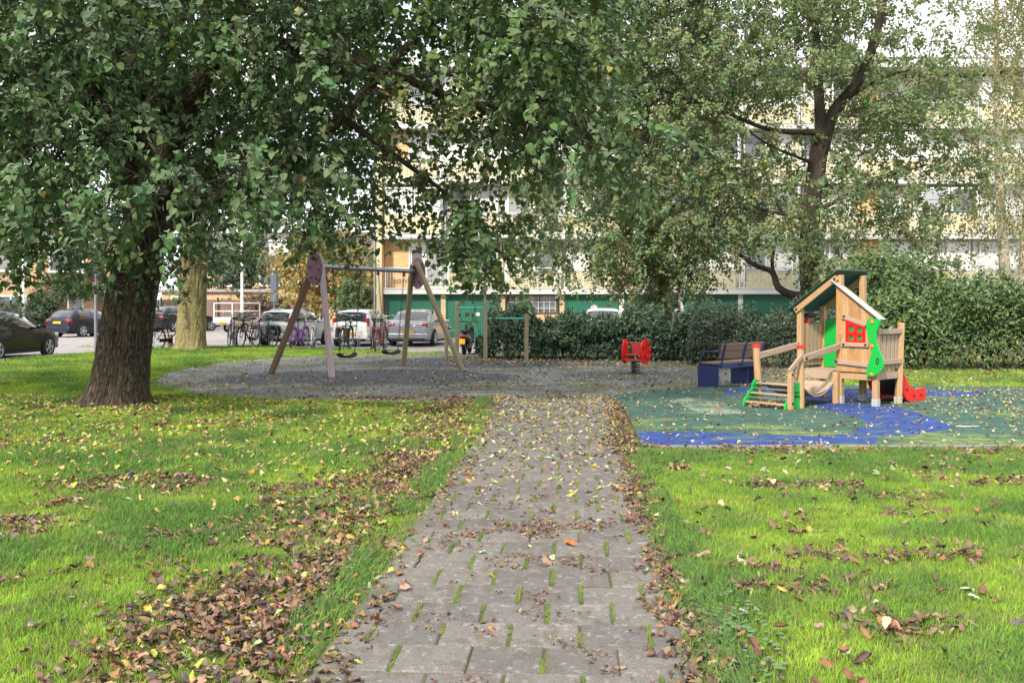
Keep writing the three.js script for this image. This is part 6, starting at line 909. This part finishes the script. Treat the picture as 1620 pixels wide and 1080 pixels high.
leaves('dry leaves strewn on the green and blue rubber', 513, 5200, (r) => { const x = 1.5 + r() * 11, z = -11.8 - r() * 8.6; if (!inside(rubberEdge, x, z)) return null; if (r() > 0.45 + 0.5 * sstep(x, 7, 3) + 0.3 * fbm(x, z, 3, 3)) return null; return { x, z, y: 0.027 + r() * 0.006, col: r() < 0.5 ? pick(r, pale) : r() < 0.35 ? pick(r, yell) : pick(r, brown), sc: 0.3 + 0.5 * r() }; });
leaves('brown and yellow leaf carpet at the foot of the hedges', 515, 9000, (r) => { const x = -2 + r() * 18, z = -20 - r() * 11; if (inside(rubberEdge, x, z)) return null; const b = x < 5.5 ? sstep(-z, 25.5, 29) : sstep(-z, 19.5, 23.5); if (r() > 0.12 + 0.7 * b) return null; return { x, z, y: 0.02 + r() * 0.025, col: r() < 0.45 ? pick(r, brown) : r() < 0.6 ? pick(r, yell) : pick(r, pale), sc: 0.5 + 0.5 * r(), tilt: 0.8 }; });
leaves('leaf pile under the stair treads of the playhouse', 517, 160, (r) => ({ x: 4.14 + (r() - 0.5) * 0.55, z: -16.35 + (r() - 0.5) * 0.6, y: 0.03 + r() * 0.05, col: pick(r, [[0.42, 0.24, 0.10], [0.5, 0.32, 0.16], [0.3, 0.17, 0.08]]), sc: 0.5 + 0.5 * r(), tilt: 0.9 }));
{ // the few leaves large enough to point at
  const list = [[893, 869, [0.313, 0.116, 0.034], 'long curled orange leaf lying on the pavers', 0, 1.5], [872, 903, [0.272, 0.163, 0.102], 'flat tan leaf on the pavers below the orange leaf', 3, 1.3], [1551, 957, [0.422, 0.394, 0.326], 'pale cream leaf lying on the bright grass', 3, 1.1], [1598, 995, [0.102, 0.068, 0.088], 'dark purple leaf on the grass beyond the cream leaf', 1, 1.1], [1185, 1028, [0.150, 0.061, 0.048], 'large reddish brown leaf in the grass beside the path', 2, 1.2], [1322, 1066, [0.204, 0.082, 0.034], 'rusty brown leaf lowest on the bright lawn', 1, 1.2], [612, 915, [0.374, 0.286, 0.041], 'small yellow leaf at the path edge', 3, 0.9], [1184, 980, [0.306, 0.292, 0.231], 'round whitish leaf in the clover', 3, 0.9], [45, 1005, [0.326, 0.245, 0.190], 'broad tan leaf in the lawn corner', 0, 1.6], [1500, 740, [0.374, 0.381, 0.340], 'whitish leaf in the grass near the concrete edging', 0, 1.3]];
  const r = rng(601); for (const [px, py, c, label, k, s] of list) { const [x, z] = G(px, py), m = mesh('fallen_leaf', dryLeaf[k], std(lin(...c), 0.75, { side: THREE.DoubleSide })); m.position.set(x, Math.max(heightAt(x, z), 0.03) + 0.012, z); m.rotation.set(-1.45 + (r() - 0.5) * 0.4, 0, r() * 6.28, 'YXZ'); m.scale.setScalar(s * 0.8); tag(m, label, 'leaf', 'large fallen leaves'); }
}
{ // white arrow mark on the rubber
  const [x, z] = G(1524, 677); struct(mesh('surface_marking', sheet([[-0.11, 0.0], [0.0, -0.09], [0.02, -0.03], [0.22, -0.02], [0.22, 0.03], [0.02, 0.04], [0.0, 0.09]], 0).translate(x, 0.026, z), std(0xd8d4cc, 0.8)));
}
renderer.render(scene, camera);
